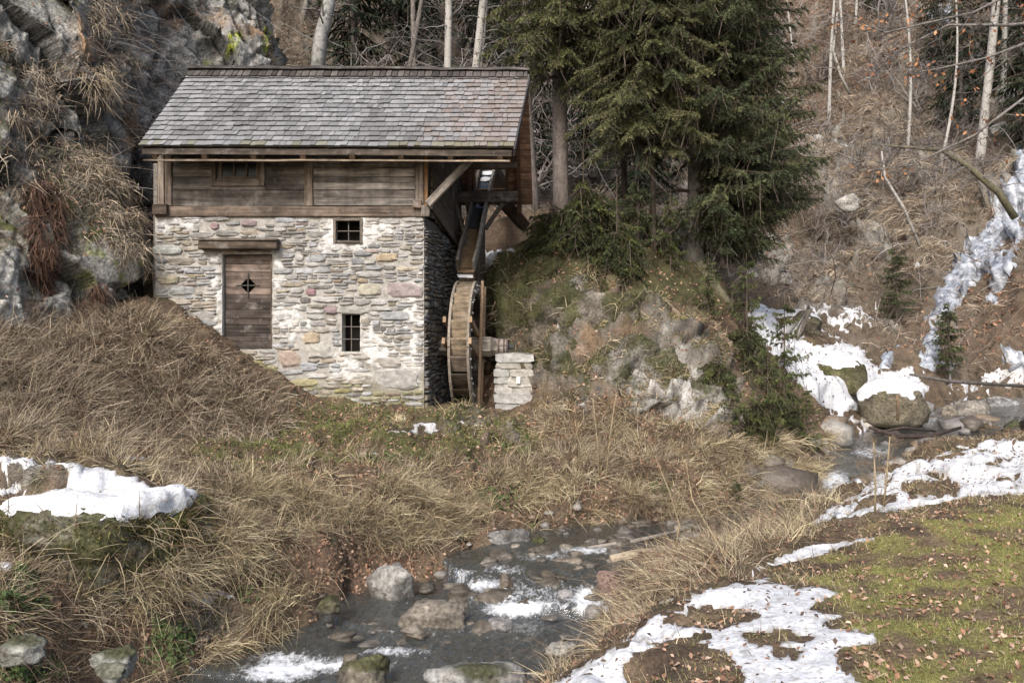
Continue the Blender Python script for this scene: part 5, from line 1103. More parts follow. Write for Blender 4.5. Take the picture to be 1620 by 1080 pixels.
for lab, u_, Y, me, sc, rz in [('small dark spruce bush on the grassy drop below the knoll', 1165, 11.75, cS, .21, 0), ('small spruce on the leafy far bank under the icy streak', 1418, 24.5, cS, .80, 1), ('bushy young spruce by the frozen seep above the brook', 1500, 20.6, cS, .68, 2),
    ('spindly spruce sapling in front of the snow slope', 1242, 15.3, cT, .72, 0), ('pale green spruce sapling on the right shoulder of the knoll', 1180, 16.2, cT, .62, 1), ('ragged sapling hanging over the gully beside the snow', 1275, 14.3, cT, .45, 2), ('low sapling among the fallen sticks on the knoll crest', 1120, 15.6, cT, .48, 3),
    ('sapling with drooping tips at the lower corner of the knoll', 1215, 13.5, cT, .60, 4), ('faint sapling below the pale rock shelf', 1160, 13.2, cT, .42, 5), ('squat young spruce under the thin dark trunk', 1060, 16.5, cT, .6, 2.6), ('young spruce beside the overhanging crest of the rock face', 1010, 16.4, cS, .6, .4)]:
    tree('spruce_sapling', lab, 'sapling', u_, Y, tS, me, M['bark'], rz=rz, sc=sc)
tree('spruce', 'loose limbed spruce standing in front of the lichen spotted trunk', 'tree', 1035, 16.9, tC, cA, M['bark'], rz=-.4, sc=.85, zoff=-.5)
# drooping boughs draped over the rock head
cD = needle_crown(.0, 1.3, 1.9, 1.5, .12, 8, 12, droop=.75, cols=((.050, .062, .024), (.072, .080, .030), (.036, .044, .02)), bare=.7, tw=.75)
for lab, u_, Y, sc, rz in [('low spruce draping its boughs over the head of the rock face', 925, 16.6, 1.0, 0), ('smaller drooping spruce at the shaded edge of the rock head', 870, 17.2, .7, 2), ('spreading dark boughs at the foot of the lichen spotted trunk', 1010, 17.2, .7, 4), ('boughs hanging furthest down over the middle of the outcrop', 975, 15.9, .75, 1.2), ('low dark boughs on the shaded corner next to the flume', 845, 16.9, .6, 3), ('straggling evergreen on the right flank of the knoll', 1180, 15.2, .7, 2.2), ('evergreen boughs spilling over the pale rock corner', 1135, 14.2, .5, 3.3), ('evergreen boughs between the outcrop and the gully', 1200, 13.6, .5, 5.1), ('lowest straggling evergreen on the flank, close to the snow', 1235, 14.4, .5, .5)]:
    tree('drooping_spruce', lab, 'tree', u_, Y, tS, cD, M['bark'], rz=rz, sc=sc, zoff=-.2)
# far spruces
cF = [needle_crown(.6, 13, 13.5, 2.4, .42, 8, 20+i, fine=False, droop=.45, cols=((.022, .034, .018), (.034, .046, .022), (.018, .028, .016)), bare=.3) for i in range(2)]
tF, _ = trunk_mesh(13, .16, .03, .1, (.10, .09, .08), 8, seed=5)
for i, (lab, u_, Y, sc) in enumerate([('dark spruce furthest left behind the mill roof', 560, 31, 1), ('dark spruce behind the roof, in front of the brushy slope', 625, 36, 1.1), ('spruce filling the gloom left of the twin birches', 672, 33, .9), ('spruce just beyond the twin birches', 760, 37, 1.1), ('dark spruce close to the roof ridge end', 812, 33, .9),
    ('spruce between the mill and the grey trunk', 842, 26, .75), ('dim spruce behind the dense boughs over the knoll', 940, 30, 1.0), ('dim spruce seen between the two grey trunks', 1010, 27, .85), ('spruce with low dark boughs behind the lichen spotted trunk', 1150, 31, .9), ('high spruce at the top edge over the orange leaf slope', 1185, 44, 1.0),
    ('blue green spruce behind the stout birch', 1520, 33, .75), ('spruce at the top of the slope beside the stout birch', 1585, 34, .9), ('dark spruce in the upper corner above the ice', 1622, 29, .65), ('small spruce high on the slope between the thin birches', 1480, 39, .6), ('spruce standing furthest up the slope, its tip out of view', 1390, 47, .8)]):
    tree('far_spruce', lab, 'tree', u_, Y, tF, cF[i % 2], M['bark'], rz=i*1.3, sc=sc, group='spruces of the forest behind')
# bare trees
def bare_crown(P_, H, L, n1=12, n2=6, col=(.3, .28, .26), seed=0, r0=.03, low=.3, twig=.010, up=.35, leaves=0):
    r = np.random.default_rng(seed); mb = MB(); tw_ = []; lv = []
    P_ = np.array(P_)
    for i in range(n1):
        t = low+(1-low)*(i+r.random())/n1; k = t*(len(P_)-1); a = int(min(k, len(P_)-2)); p = P_[a]+(P_[a+1]-P_[a])*(k-a)
        az = r.uniform(0, 2*PI); l = L*(1.15-t)*r.uniform(.6, 1.2); d_ = np.array([math.cos(az), math.sin(az), up+r.normal()*.25]); q = [p]
        for s_ in range(6): d_ = d_/np.linalg.norm(d_)+r.normal(size=3)*.22; q.append(q[-1]+d_/np.linalg.norm(d_)*l/6)
        mb.ring_tube(q, [r0*(1-.13*s_) for s_ in range(7)], 4, col, cap=False)
        for s_ in range(n2):
            kk = r.integers(1, 7); p2 = q[kk]; az = r.normal(size=3)+np.array([0, 0, .2]); az /= np.linalg.norm(az); l2 = l*r.uniform(.2, .5); pts2 = [p2]
            for w_ in range(4): az = az+r.normal(size=3)*.3; az /= np.linalg.norm(az); pts2.append(pts2[-1]+az*l2/4)
            tw_.append(pts2)
            for w_ in range(3):
                a2 = r.normal(size=3); a2 /= np.linalg.norm(a2); p3 = pts2[r.integers(1, 5)]; tw_.append([p3+a2*l2*.45*j/4+r.normal(size=3)*.02 for j in range(5)])
            if leaves and r.random() < leaves: lv += [pts2[j]+r.normal(size=3)*.04 for j in (2, 3, 4)]
    parts = [(np.array(mb.v), np.array(mb.f), np.array(mb.c))]
    A = np.array(tw_); parts.append(ribbons(A, np.full(A.shape[:2], twig)*np.array([1, .9, .8, .6, .4]), np.tile(np.array(col)*.8, (len(A), 1)))); 
    if lv:
        lv = np.array(lv); k = len(lv); d_ = r.normal(size=(k, 3)); d_[:, 2] -= .6; d_ /= np.linalg.norm(d_, axis=1)[:, None]; A = lv[:, None]+d_[:, None]*np.linspace(0, .05, 3)[None, :, None]; parts.append(ribbons(A, np.full((k, 3), .035)*np.array([.3, 1, .2]), palette([(.36, .16, .07), (.42, .22, .11), (.27, .12, .06)], k)))
    V, Fq, Cq = join(parts); me = np_mesh('crown', V, Fq, Cq, 'FACE'); me.materials.append(M['leaf']); return me
bt = [trunk_mesh(14, .13, .05, .9, (.43, .415, .385), 10, seed=30+i, flare=1.2) for i in range(3)]
bc = [bare_crown(bt[i][1], 14, 2.6, 22, 6, (.24, .215, .20), 40+i, .022, .15) for i in range(3)]
BT = [('slimmer of the twin white birches behind the roof ridge', 'birch', 703, 22.5, 0, 1.0, 0), ('right hand twin of the white birches, its stem kinked', 'birch', 722, 22.8, 1, 1.05, 1.8), ('stout white birch standing above the ice on the far slope', 'birch', 1548, 30, 0, 1.35, 1), ('thin white birch rising to the top edge over the straw slope', 'birch', 1430, 33, 2, .62, 2),
 ('crooked pale birch on the orange leaf slope', 'birch', 1312, 40, 1, .75, .6), ('pair mate of the crooked birch, cut by the top edge', 'birch', 1335, 43, 2, .7, 4), ('short white stem just under the top edge of the slope', 'birch', 1353, 46, 0, .7, 3), ('thin leaning stem beside the arched dead branch', 'birch', 1476, 31, 1, .55, 2.5),
 ('grey stem between stout birch and picture edge', 'birch', 1585, 33, 2, .9, 1.1), ('spindly stem on the slope behind the spruce tips', 'birch', 1262, 43, 0, .5, 5), ('slim grey trunk between roof end and the big spruce', 'young_tree', 852, 21, 2, .85, 0), ('dim trunk deep in the forest left of the twin birches', 'young_tree', 655, 30, 0, .9, 2), ('dark slim trunk further left in the same forest', 'young_tree', 625, 29, 1, .8, 2.2), ('slim trunk right of the twin birches in the brush', 'young_tree', 742, 29, 2, .75, 4)]
for lab, nm_, u_, Y, i, sc, rz in BT:
    if nm_ == 'young_tree':
        key = 'grey%d' % i
        if key not in globals(): me = bt[i][0].copy(); me.materials.clear(); globals()[key] = me; set_c = me.attributes['Col'].data; set_c.foreach_set('color', np.tile([.17, .15, .135, 1], (len(set_c), 1)).astype(np.float32).ravel())
        tree(nm_, lab, 'tree', u_, Y, globals()[key], bc[i], M['bark'], rz=rz, sc=sc)
    else: tree(nm_, lab, 'birch', u_, Y, bt[i][0], bc[i], M['birch'], rz=rz, sc=sc)
hz = [bare_crown([(0, 0, 0), (.05, 0, .5), (.1, .05, 1.0)], 1, 2.3, 15, 9, col=c_, seed=90+i, r0=.028, low=0, twig=.018, up=1.1) for i, c_ in enumerate([(.27, .25, .235), (.20, .17, .15), (.32, .29, .27)])]
for i, (u_, v_, sc) in enumerate([(1395, 330, 1.3), (1440, 345, 1.2), (1480, 330, 1.1), (1360, 290, 1.3), (1420, 270, 1.2), (1500, 380, .9), (1340, 360, 1), (1290, 380, 1), (1260, 340, 1.2), (1230, 220, 1.5), (1300, 150, 1.6), (1380, 150, 1.5), (1450, 180, 1.4), (1510, 250, 1.2), (1380, 440, .8), (1300, 440, .9), (1560, 300, .9), (1240, 100, 1.7), (1400, 60, 1.8), (1500, 120, 1.4)]):
    Y_ = yat(u_, v_); x_ = (u_-810)/F*Y_; o = link('bare_shrub', hz[i % 3], None, None, Matrix.Translation((x_, Y_, gz_(x_, Y_)-.1))@Matrix.Rotation(i*1.7, 4, 'Z')@Matrix.Scale(sc, 4)); tag(o, 'leafless grey shrub spreading on the straw slope across the brook', 'shrub', 'leafless shrubs on the far slope')
for i, (u_, Y_) in enumerate([(545, 27), (585, 26), (640, 25), (690, 27), (770, 25), (800, 27), (720, 29), (610, 30), (840, 24), (745, 26)]):
    x_ = (u_-810)/F*Y_; z_ = gz_(x_, Y_); o = link('bare_shrub', hz[i % 3], None, None, Matrix.Translation((x_, Y_, z_))@Matrix.Rotation(i*2.1, 4, 'Z')@Matrix.Scale(1.5, 4)); tag(o, 'leafless shrub tangled in the gloom behind the mill roof', 'shrub', 'leafless shrubs behind the mill roof')
# leaning lichened stem on the cliff top
def bent(name, label, cat, P_, R_, col, m_, crown=None, sides=8):
    e = empty(name, P_[0], label, cat); mb = MB(); mb.ring_tube(P_, R_, sides, col); mb.build('trunk' if cat != 'branch' else 'stem', m_, e, True)
    if crown:
        lp = [tuple(p) for p in P_]; me = bare_crown(lp, 1, *crown[0], **crown[1]); link('crown' if cat != 'branch' else 'twigs', me, None, e)
    return e
bent('leaning_tree', 'thick lichen grey stem leaning on the cliff edge behind the roof', 'tree', [PX(496, 190, 20), PX(507, 60, 20), PX(520, 10, 20), PX(528, -60, 20.2), PX(520, -200, 20.5)], [.20, .17, .15, .14, .10], (.36, .36, .35), M['pale_bark'], ((2.2, 14, 5), dict(col=(.22, .20, .18), seed=3, low=.1)))
bent('bent_tree', 'arched mossy branch reaching down over the straw slope towards the ice', 'tree', [PX(1606, 345, 22), PX(1580, 305, 22), PX(1530, 262, 22), PX(1490, 238, 22.2), PX(1420, 232, 22.5), PX(1380, 228, 22.6)], [.10, .09, .075, .06, .035, .02], (.15, .14, .09), M['bark'], ((2.3, 26, 7), dict(col=(.21, .195, .185), seed=5, low=.3, up=-.25, r0=.018)))
bent('bent_tree', 'pale dead stem slanting down the straw slope', 'tree', [PX(1455, 388, 24), PX(1430, 330, 24.2), PX(1400, 280, 24.6), PX(1395, 240, 25)], [.05, .045, .04, .03], (.38, .36, .33), M['pale_bark'], ((1.5, 8, 4), dict(col=(.25, .23, .21), seed=6, r0=.015)))
bent('bent_tree', 'slender dead sapling bowed over the far slope below the thin birch', 'tree', [PX(1345, 150, 33), PX(1330, 120, 33), PX(1318, 80, 33), PX(1325, 20, 33.3)], [.06, .055, .05, .04], (.36, .34, .30), M['pale_bark'], ((2, 9, 5), dict(col=(.25, .23, .21), seed=8)))
# beech that stands beyond the right edge, its boughs reach into the picture
P_ = [Vector((7.6, 9.5, -1.6)), Vector((7.4, 9.6, 1)), Vector((7.5, 9.7, 3.5)), Vector((7.3, 9.8, 6))]
e = empty('beech_tree', P_[0], 'bare beech outside the edge, thin boughs with a few copper leaves crossing the upper corner', 'tree'); mb = MB(); mb.ring_tube(P_, [.16, .13, .12, .1], 10, (.22, .21, .195)); mb.build('trunk', M['pale_bark'], e, True)
for k, pth in enumerate([[PX(1790, 190, 9.6), PX(1640, 140, 9.4), PX(1540, 215, 9.3), PX(1440, 262, 9.2), PX(1370, 270, 9.1)], [PX(1790, 60, 9.7), PX(1640, 62, 9.4), PX(1560, 92, 9.2), PX(1490, 108, 9.1), PX(1430, 118, 9.0)], [PX(1770, -60, 9.7), PX(1620, -20, 9.4), PX(1540, 20, 9.2), PX(1400, 52, 9), PX(1330, 20, 8.9)], [PX(1770, 20, 9.7), PX(1600, 40, 9.9), PX(1500, 40, 10), PX(1420, 80, 10.1), PX(1380, 120, 10.2)]]):
    mb = MB(); mb.ring_tube(pth, [.03, .02, .014, .009, .004], 6, (.20, .185, .17)); b_ = mb.build('bough', M['bark'], e, True); PINV[b_.name] = Matrix()
    me = bare_crown([tuple(p) for p in pth], 1, 1.1, 15, 6, col=(.17, .15, .135), seed=60+k, r0=.006, low=.25, twig=.005, up=.05, leaves=.22); tag(link('twigs', me, None, b_), kind='stuff')
# dead logs and sticks by the brook
def log(label, pth, rad, col, m_='pale_bark', nm_='driftwood_log', grp=None):
    mb = MB(); mb.ring_tube(pth, rad, 9, col); o = mb.build(nm_, M[m_], None, True); c0 = Vector(pth[0])
    o.data.transform(Matrix.Translation(-c0)); o.location = c0; return tag(o, label, nm_.split('_')[-1], grp)
log('pale peeled log lying at the edge of the upper pool', [PX(966, 884, 9.5), PX(1010, 876, 9.6), PX(1062, 868, 9.8)], [.05, .065, .04], (.40, .34, .25))
log('grey stick lying across the bank behind the peeled log', [PX(930, 866, 10), PX(1000, 856, 10.2), PX(1090, 836, 10.4)], [.02, .028, .02], (.26, .23, .2))
log('dark wet branch lying over the ice in the gully', [PX(1375, 676, 15.6), PX(1420, 690, 15.6), PX(1470, 690, 15.7), PX(1520, 676, 16)], [.03, .05, .045, .03], (.06, .045, .04), 'bark')
log('forked dark branch above the wet one in the gully', [PX(1385, 684, 15.9), PX(1430, 676, 15.9), PX(1480, 682, 16.2)], [.02, .03, .02], (.06, .045, .04), 'bark')
log('rotten upright stick in front of the snow capped boulder', [PX(1420, 665, 16.2), PX(1421, 640, 16.2), PX(1419, 625, 16.2)], [.03, .028, .02], (.20, .14, .09), 'bark', 'dead_stick')
log('long bare log sliding down the crest of the knoll', [PX(1045, 470, 15.7), PX(1085, 510, 15.2), PX(1130, 556, 14.85)], [.05, .06, .04], (.26, .20, .15))
log('thick root spreading from the lichen spotted trunk to the right', [PX(1105, 415, 17.2), PX(1130, 450, 16.9), PX(1165, 495, 16.6)], [.12, .10, .06], (.15, .14, .09), 'bark', 'tree_root')
log('fallen trunk bridging the brook where it enters', [PX(1440, 592, 18.6), PX(1500, 603, 19), PX(1640, 612, 20)], [.03, .045, .04], (.12, .11, .10), 'bark')

# ================================================================ UNDERGROWTH
u, v = to_px(G)
GT = G.reshape(nR, nA, 3); ca = np.zeros((nR, nA)); ca[:-1, :-1] = np.linalg.norm(np.cross(GT[1:, :-1]-GT[:-1, :-1], GT[:-1, 1:]-GT[:-1, :-1]), axis=2); ca = ca.ravel()
view = (u > -90) & (u < 1710) & (v > -60) & (v < 1180) & (gy > 2.4)
inmill = (gx < -1.05) & (gx > -8.5) & (gy > 14.22) & (gy < 19)
dry = (e_ > .03)
clump = sstep(-.10, .20, fbm(G*1.9+123, 3)); W0 = ca*view*~inmill*dry*(sd < -3)
e1_ = NG[:, :2].copy(); downh = np.c_[e1_, np.zeros(len(e1_))]
def scatter(w, n):
    w = np.clip(w, 0, None); cs = np.cumsum(w); i = np.searchsorted(cs, rng.random(n)*cs[-1]); i = np.minimum(i, len(G)-nA-2)
    a, b = rng.random((2, n)); p = G[i]+(G[i+1]-G[i])*a[:, None]+(G[i+nA]-G[i])*b[:, None]; return p, NG[i], downh[i], i
def grass(name, label, w, n, L, wd, cols, lean=.6, droop=.6, rand=.45, K=4, jit=.2, upb=0, m='grass', tint=None):
    p, nn, dh, i = scatter(w, n); Ls = rng.uniform(*L, n); s = np.clip(p[:, 1]/10, .6, 3)
    nn = nn*(1-upb)+np.array([0, 0, 1.])*upb
    V, Fq, C = strands(p-nn*.02, nn, Ls, dh*lean, Ls*droop, wd*s**.8*rng.uniform(.7, 1.3, n), palette(cols, n, jit), K, rand)
    return tag(link(name, np_mesh(name, V, Fq, C, 'FACE'), M[m]), label, kind='stuff')
def tussocks(name, label, w, nclump, per, L, wd, cols, spread=.5, droop=1.0, rad=.06, lean=.5, jit=.15):
    p, nn, dh, i = scatter(w, nclump); n = nclump*per; Lc = np.repeat(rng.uniform(*L, nclump), per)*rng.uniform(.5, 1.15, n)
    P = np.repeat(p, per, 0)+rng.normal(size=(n, 3))*rad*np.array([1, 1, .3]); cc = np.repeat(palette(cols, nclump, .15), per, 0)*(1+rng.normal(size=(n, 1))*jit)
    nrm = np.repeat(nn*.55+np.array([0, 0, .5]), per, 0); s = np.clip(P[:, 1]/10, .6, 3)
    V, Fq, C = strands(P-nrm*.03, nrm, Lc, np.repeat(dh, per, 0)*lean, Lc*droop, wd*s**.8*rng.uniform(.6, 1.3, n), np.clip(cc, .01, .8), 4, spread)
    return tag(link(name, np_mesh(name, V, Fq, C, 'FACE'), M['grass']), label, kind='stuff')
near = sstep(19, 15, gy); soilm = (1-mR*.9)
bank = area("-100,640 300,700 330,745 500,735 860,725 1000,740 1130,790 1260,800 1290,860 1050,880 900,850 750,840 700,880 640,880 500,850 470,930 400,1000 330,1090 -100,1090", 20, 25)*near
rbank = np.where(gy < 12.5, area("860,1080 930,1000 960,930 1080,860 1250,850 1300,800 1330,790 1210,900 1150,920 1040,950 1000,1000", 14, 25), 0)
knl = area("850,650 1000,640 1160,700 1300,780 1290,820 1130,800 1000,760 850,720", 20, 25)*near
snowedge = np.where((gy < 16) & (gx > .2), sstep(-30, -4, sd), 0)
pale_c = [(.47, .40, .25), (.40, .33, .20), (.31, .25, .155), (.56, .49, .33), (.23, .18, .12), (.14, .105, .07)]
brown_c = [(.26, .21, .15), (.34, .28, .20), (.17, .13, .09), (.42, .36, .27), (.11, .08, .055)]
grass('matted_brown_stalks', 'brown dead stalks matted over the mound beside the mill', W0*mound*near, 30000, (.2, .55), .010, brown_c+[(.34, .28, .21)], lean=.9, droop=.5, rand=.55, K=3)
grass('bank_stalks', 'dead stalks and brambles covering the banks', W0*(bank*(.10+clump)*(1-terrace*.8)+rbank*.35+knl*.7)*soilm, 36000, (.10, .38), .009, brown_c+pale_c, lean=.8, droop=.7, rand=.6, K=3)
lip = np.maximum(area("340,775 500,765 700,765 860,765 980,775 1100,800 1180,830 1020,850 900,830 760,830 690,860 560,840 400,830", 20, 30), area("1100,700 1300,700 1310,800 1200,800", 15, 30)*.8)*near
lip = np.maximum(lip, area("340,860 480,850 520,930 440,1010 380,1060 230,1010 200,940", 12, 25)*near*.7)
tussocks('straw_tussocks', 'blond tussocks of dead grass hanging over the stream bank', W0*lip*(.03+clump)*soilm, 760, 60, (.16, .46), .007, pale_c, spread=.46, droop=1.25, rad=.09)
tussocks('scattered_tussocks', 'loose dead grass clumps on the banks and the knoll', W0*(bank*.6*(.2+clump)+knl+rbank*.15+mound*.25+terrace*.06)*soilm, 480, 45, (.13, .34), .008, pale_c+brown_c, spread=.55, droop=.9)
grass('terrace_grass', 'short olive grass and moss on the terrace before the mill', W0*terrace*(.25+clump), 26000, (.03, .09), .010, [(.17, .20, .055), (.21, .22, .075), (.12, .14, .045), (.28, .24, .14), (.14, .17, .05)], lean=.3, droop=.5, K=3)
lw = np.where(gy < 13, np.maximum(lawn, path*.35), 0)
grass('lawn_grass', 'thin yellow green turf on the footpath', W0*lw*(sstep(-.35, .2, n_mid)*.9+.15)*np.clip(6/np.maximum(gy, 2), .3, 2), 80000, (.015, .04), .0075, [(.25, .25, .075), (.33, .31, .11), (.19, .20, .065), (.38, .34, .17), (.14, .15, .05)], lean=.2, droop=.3, rand=.7, K=3)
grass('snow_edge_grass', 'short dead blades poking out along the melting snow', ca*view*~inmill*dry*(sd < 1)*snowedge, 16000, (.03, .12), .007, pale_c+[(.2, .2, .07), (.16, .11, .07)], lean=.5, droop=.5, rand=.7, K=3)
farm = far*soilm*view
grass('far_slope_grass', 'dead straw grass on the far slopes of the ravine', ca*view*far*(1-mR*.85)*(.25+clump)*(sd < 1)*np.clip(25/gy, .3, 1.3)*(u > 420), 64000, (.18, .6), .0105, [(.27, .20, .15), (.33, .26, .20), (.20, .15, .115), (.38, .31, .24), (.16, .11, .085)], lean=.9, droop=.7, rand=.5, K=3)
grass('fallen_branches', 'grey fallen branches lying across the far slope', ca*view*far*(gy < 50)*(sd < 1)*(u > 1000), 900, (.8, 3.0), .016, [(.30, .28, .26), (.20, .17, .15), (.12, .09, .075)], lean=.6, droop=.15, rand=1.6)
straw2 = area("1240,180 1360,60 1450,60 1540,300 1520,420 1400,440 1280,420", 30, 60)*far
tussocks('far_slope_tussocks', 'drooping straw tussocks on the sunny far slope', ca*view*(straw2+.25*far)*(sd < 1)*(u > 1100), 900, 26, (.4, .95), .010, [(.40, .33, .24), (.34, .27, .20), (.46, .39, .30)], spread=.4, droop=1.0, rad=.12)
grass('forest_brush', 'grey leafless brush tangled over the slopes behind the mill', ca*view*far*(gy < 48)*((u < 1240)*.8+straw2*.6+.35), 30000, (.3, 1.4), .007, [(.24, .22, .20), (.17, .145, .13), (.33, .31, .29), (.12, .10, .085)], lean=.1, droop=.25, rand=.75, upb=.6, jit=.25)
grass('bramble_stems', 'long arching brown stems over the near banks', W0*(bank+rbank*1.4+mound*.8+knl)*soilm, 4200, (.3, .9), .0065, [(.15, .085, .06), (.24, .17, .12), (.33, .26, .18)], lean=.5, droop=.75, rand=.6, jit=.2)
onrock = mR*(NG[:, 2] > .45)*near*view
grass('rock_tufts', 'dry tufts and moss rooted on the ledges of the outcrop', ca*onrock*~inmill, 9000, (.06, .24), .009, pale_c[:3]+[(.10, .11, .03), (.14, .13, .04)], lean=.9, droop=.9, rand=.5, K=3)
bq, bn_ = np.concatenate([b[0] for b in BLK]), np.concatenate([b[1] for b in BLK]); gb = ground(bq[:, 0], bq[:, 1])
wb = (bn_[:, 1] < .35)*(bq[:, 2] > gb-.1)*np.clip(bn_[:, 2]+.25, 0, 1)*sstep(-.1, .3, fbm(bq*1.6+7, 3)); wb /= wb.sum()
for name_, lab_, n_, L_, c_, k_ in (('outcrop_moss', 'tufts of moss in the seams of the outcrop', 9000, (.02, .06), [(.075, .08, .025), (.11, .105, .035), (.05, .05, .02), (.14, .10, .06)], .5), ('outcrop_straw', 'dead stems hanging over the outcrop', 2600, (.10, .34), pale_c+brown_c, 1.1)):
    i = rng.choice(len(bq), n_, p=wb); Ls = rng.uniform(*L_, n_)
    V, Fq, C = strands(bq[i]+rng.normal(size=(n_, 3))*.02, bn_[i]*.7, Ls, np.zeros(3), Ls*k_, .012*rng.uniform(.7, 1.4, n_), palette(c_, n_), 3, .5)
    tag(link(name_, np_mesh(name_, V, Fq, C, 'FACE'), M['grass']), lab_, kind='stuff')
# leaves
def leaves(name, label, w, n, size, cols, lift=.012, flat=.5, m='leaf', sc=1):
    p, nn, dh, i = scatter(w, n); a = rng.normal(size=(n, 3)); a -= (a*nn).sum(1)[:, None]*nn*flat; a /= np.linalg.norm(a, axis=1)[:, None]; b = np.cross(nn+rng.normal(size=(n, 3))*.35, a); b /= np.linalg.norm(b, axis=1)[:, None]
    s = rng.uniform(*size, n)[:, None]*np.clip(p[:, 1:2]/9, .8, 2.6)**.6; c0 = p+nn*lift; up_ = nn*s*.22
    V = np.stack([c0-a*s, c0+b*s*.6+up_, c0+a*s*.95, c0-b*s*.6+up_*.8], 1).reshape(-1, 3); Fq = np.arange(n*4).reshape(n, 4); tri = np.concatenate([Fq[:, [0, 1, 2]], Fq[:, [0, 2, 3]]]); C = palette(cols, n, .2); C = np.concatenate([C, C*.93])
    return tag(link(name, np_mesh(name, V, tri, C, 'FACE'), M[m]), label, kind='stuff')
rust_c = [(.26, .15, .095), (.21, .12, .075), (.32, .20, .135), (.16, .09, .06), (.38, .27, .20)]
leaves('leaf_litter', 'rust brown fallen leaves on the banks', W0*near*(.35+bank*.5+mound*.5*(1+2*(v < 560))+rbank+knl+litter_red*2.4+terrace*.5)*(1-mR*.55)*(1+1.5*(1-clump)), 30000, (.014, .032), rust_c)
leaves('path_leaves', 'pinkish tan fallen leaves on the footpath', np.where(gy < 13, ca*view*(path+.2)*(gx > .2)*dry*(sd < 3)*np.clip(5/np.maximum(gy, 2), .2, 2)*(.12+sstep(-.05, .3, fbm(G*2.6+55, 3))), 0), 2600, (.007, .027), [(.34, .21, .14), (.42, .29, .21), (.26, .14, .09), (.46, .34, .27)])
leaves('far_leaf_litter', 'copper leaf litter on the far slopes', ca*view*far*(.12+litter_red*1.6)*(sd < 1), 20000, (.022, .045), [(.30, .16, .10), (.24, .13, .085), (.36, .22, .15), (.18, .10, .07)])
leaves('ivy_leaves', 'small green ivy and bramble leaves low on the near bank', W0*np.maximum(area("-50,780 300,790 250,830 300,900 400,960 420,1080 -50,1080", 20, 40), area("560,720 860,720 860,830 700,860", 15, 40)*.25)*sstep(.0, .3, fbm(G*1.8+90, 3))*near, 5200, (.016, .038), [(.07, .12, .035), (.05, .09, .03), (.10, .15, .05), (.12, .13, .05)], lift=.035, flat=.3)
leaves('snow_debris', 'dark leaf crumbs lying on the snow', ca*view*(sd > 2)*(gy < 24)*(gx > 0)*np.clip(8/np.maximum(gy, 2), .2, 2), 2400, (.010, .024), [(.12, .08, .05), (.2, .12, .08), (.07, .05, .04)], lift=.085)
# moss and dead grass on the cliff
cca = np.ones(len(cp)); cvis = (cu > -60) & (cu < 560) & (cv > -60) & (cv < 560)
def cliff_pts(w, n):
    w = np.clip(w*cvis, 0, None); cs = np.cumsum(w); i = np.searchsorted(cs, rng.random(n)*cs[-1]); i = np.minimum(i, len(cp)-1); return cp[i]+rng.normal(size=(n, 3))*.03, CN[i]
hang = np.maximum.reduce([cm("0,225 100,255 130,300 60,320 0,300"), cm("85,240 160,250 225,380 225,430 190,420 130,300"), cm("15,70 60,90 80,180 40,180"), cm("100,80 160,100 180,180 120,160"), cm("0,170 60,180 60,220 0,220"), cm("440,0 520,20 530,105 470,105"), cm("200,430 250,440 260,500 220,520"), cm("120,0 200,0 230,120 180,140 150,60")*.5])
q, nn = cliff_pts(hang*(1-bare*.8)*(CN[:, 2] > -.1), 300); per = 55; n = len(q)*per; Lc = np.repeat(rng.uniform(.2, .55, len(q)), per)*rng.uniform(.4, 1.1, n); cc = np.repeat(palette([(.30, .25, .19), (.36, .31, .24), (.24, .19, .145), (.40, .33, .23)], len(q)), per, 0)*(1+rng.normal(size=(n, 1))*.15)
V, Fq, C = strands(np.repeat(q, per, 0)+rng.normal(size=(n, 3))*np.array([.16, .10, .07]), np.repeat(nn*.30+np.array([0, 0, -.35]), per, 0), Lc*.6, np.zeros(3), Lc*1.0, .010*rng.uniform(.7, 1.4, n), np.clip(cc, .02, .8), 4, .3)
tag(link('cliff_grass', np_mesh('cliff_grass', V, Fq, C, 'FACE'), M['grass']), 'long grey straw hanging in curtains from the cliff ledges', kind='stuff')
q, nn = cliff_pts(np.maximum(cm("50,290 88,300 85,460 60,470 50,400", 6, 10), cm("135,455 160,450 155,500 138,500", 5, 8)), 60); per = 60; n = len(q)*per; Lc = np.repeat(rng.uniform(.3, .7, len(q)), per)*rng.uniform(.6, 1.1, n)
V, Fq, C = strands(np.repeat(q, per, 0)+rng.normal(size=(n, 3))*.05, np.repeat(nn*.25+np.array([0, 0, -.3]), per, 0), Lc*.5, np.zeros(3), Lc*1.1, .011*rng.uniform(.7, 1.4, n), palette([(.12, .07, .05), (.16, .095, .065), (.09, .055, .04)], n), 4, .25)
tag(link('withered_ferns', np_mesh('withered_ferns', V, Fq, C, 'FACE'), M['grass']), 'rust red withered ferns hanging down the rock', kind='stuff')
q, nn = cliff_pts(vegm*(1-dark*.6)*(1-bare*.9), 10000); n = len(q); Ls = rng.uniform(.06, .28, n)
V, Fq, C = strands(q, nn, Ls, np.zeros(3), Ls*.9, .010*rng.uniform(.7, 1.4, n), palette([(.07, .08, .025), (.17, .14, .10), (.11, .115, .035), (.26, .22, .16), (.12, .08, .06)], n), 3, .6)
tag(link('cliff_undergrowth', np_mesh('cliff_undergrowth', V, Fq, C, 'FACE'), M['grass']), 'moss, sedge and dead stems clinging to the cliff', kind='stuff')
q, nn = cliff_pts(np.maximum(cm("150,0 300,0 280,140 180,260 150,200", 20, 40), .12), 900); n = len(q); Ls = rng.uniform(.5, 1.6, n)
V, Fq, C = strands(q, nn, Ls, np.zeros(3), Ls*.35, .008*rng.uniform(.7, 1.4, n), palette([(.30, .28, .26), (.22, .18, .15), (.15, .11, .09)], n), 4, .6)
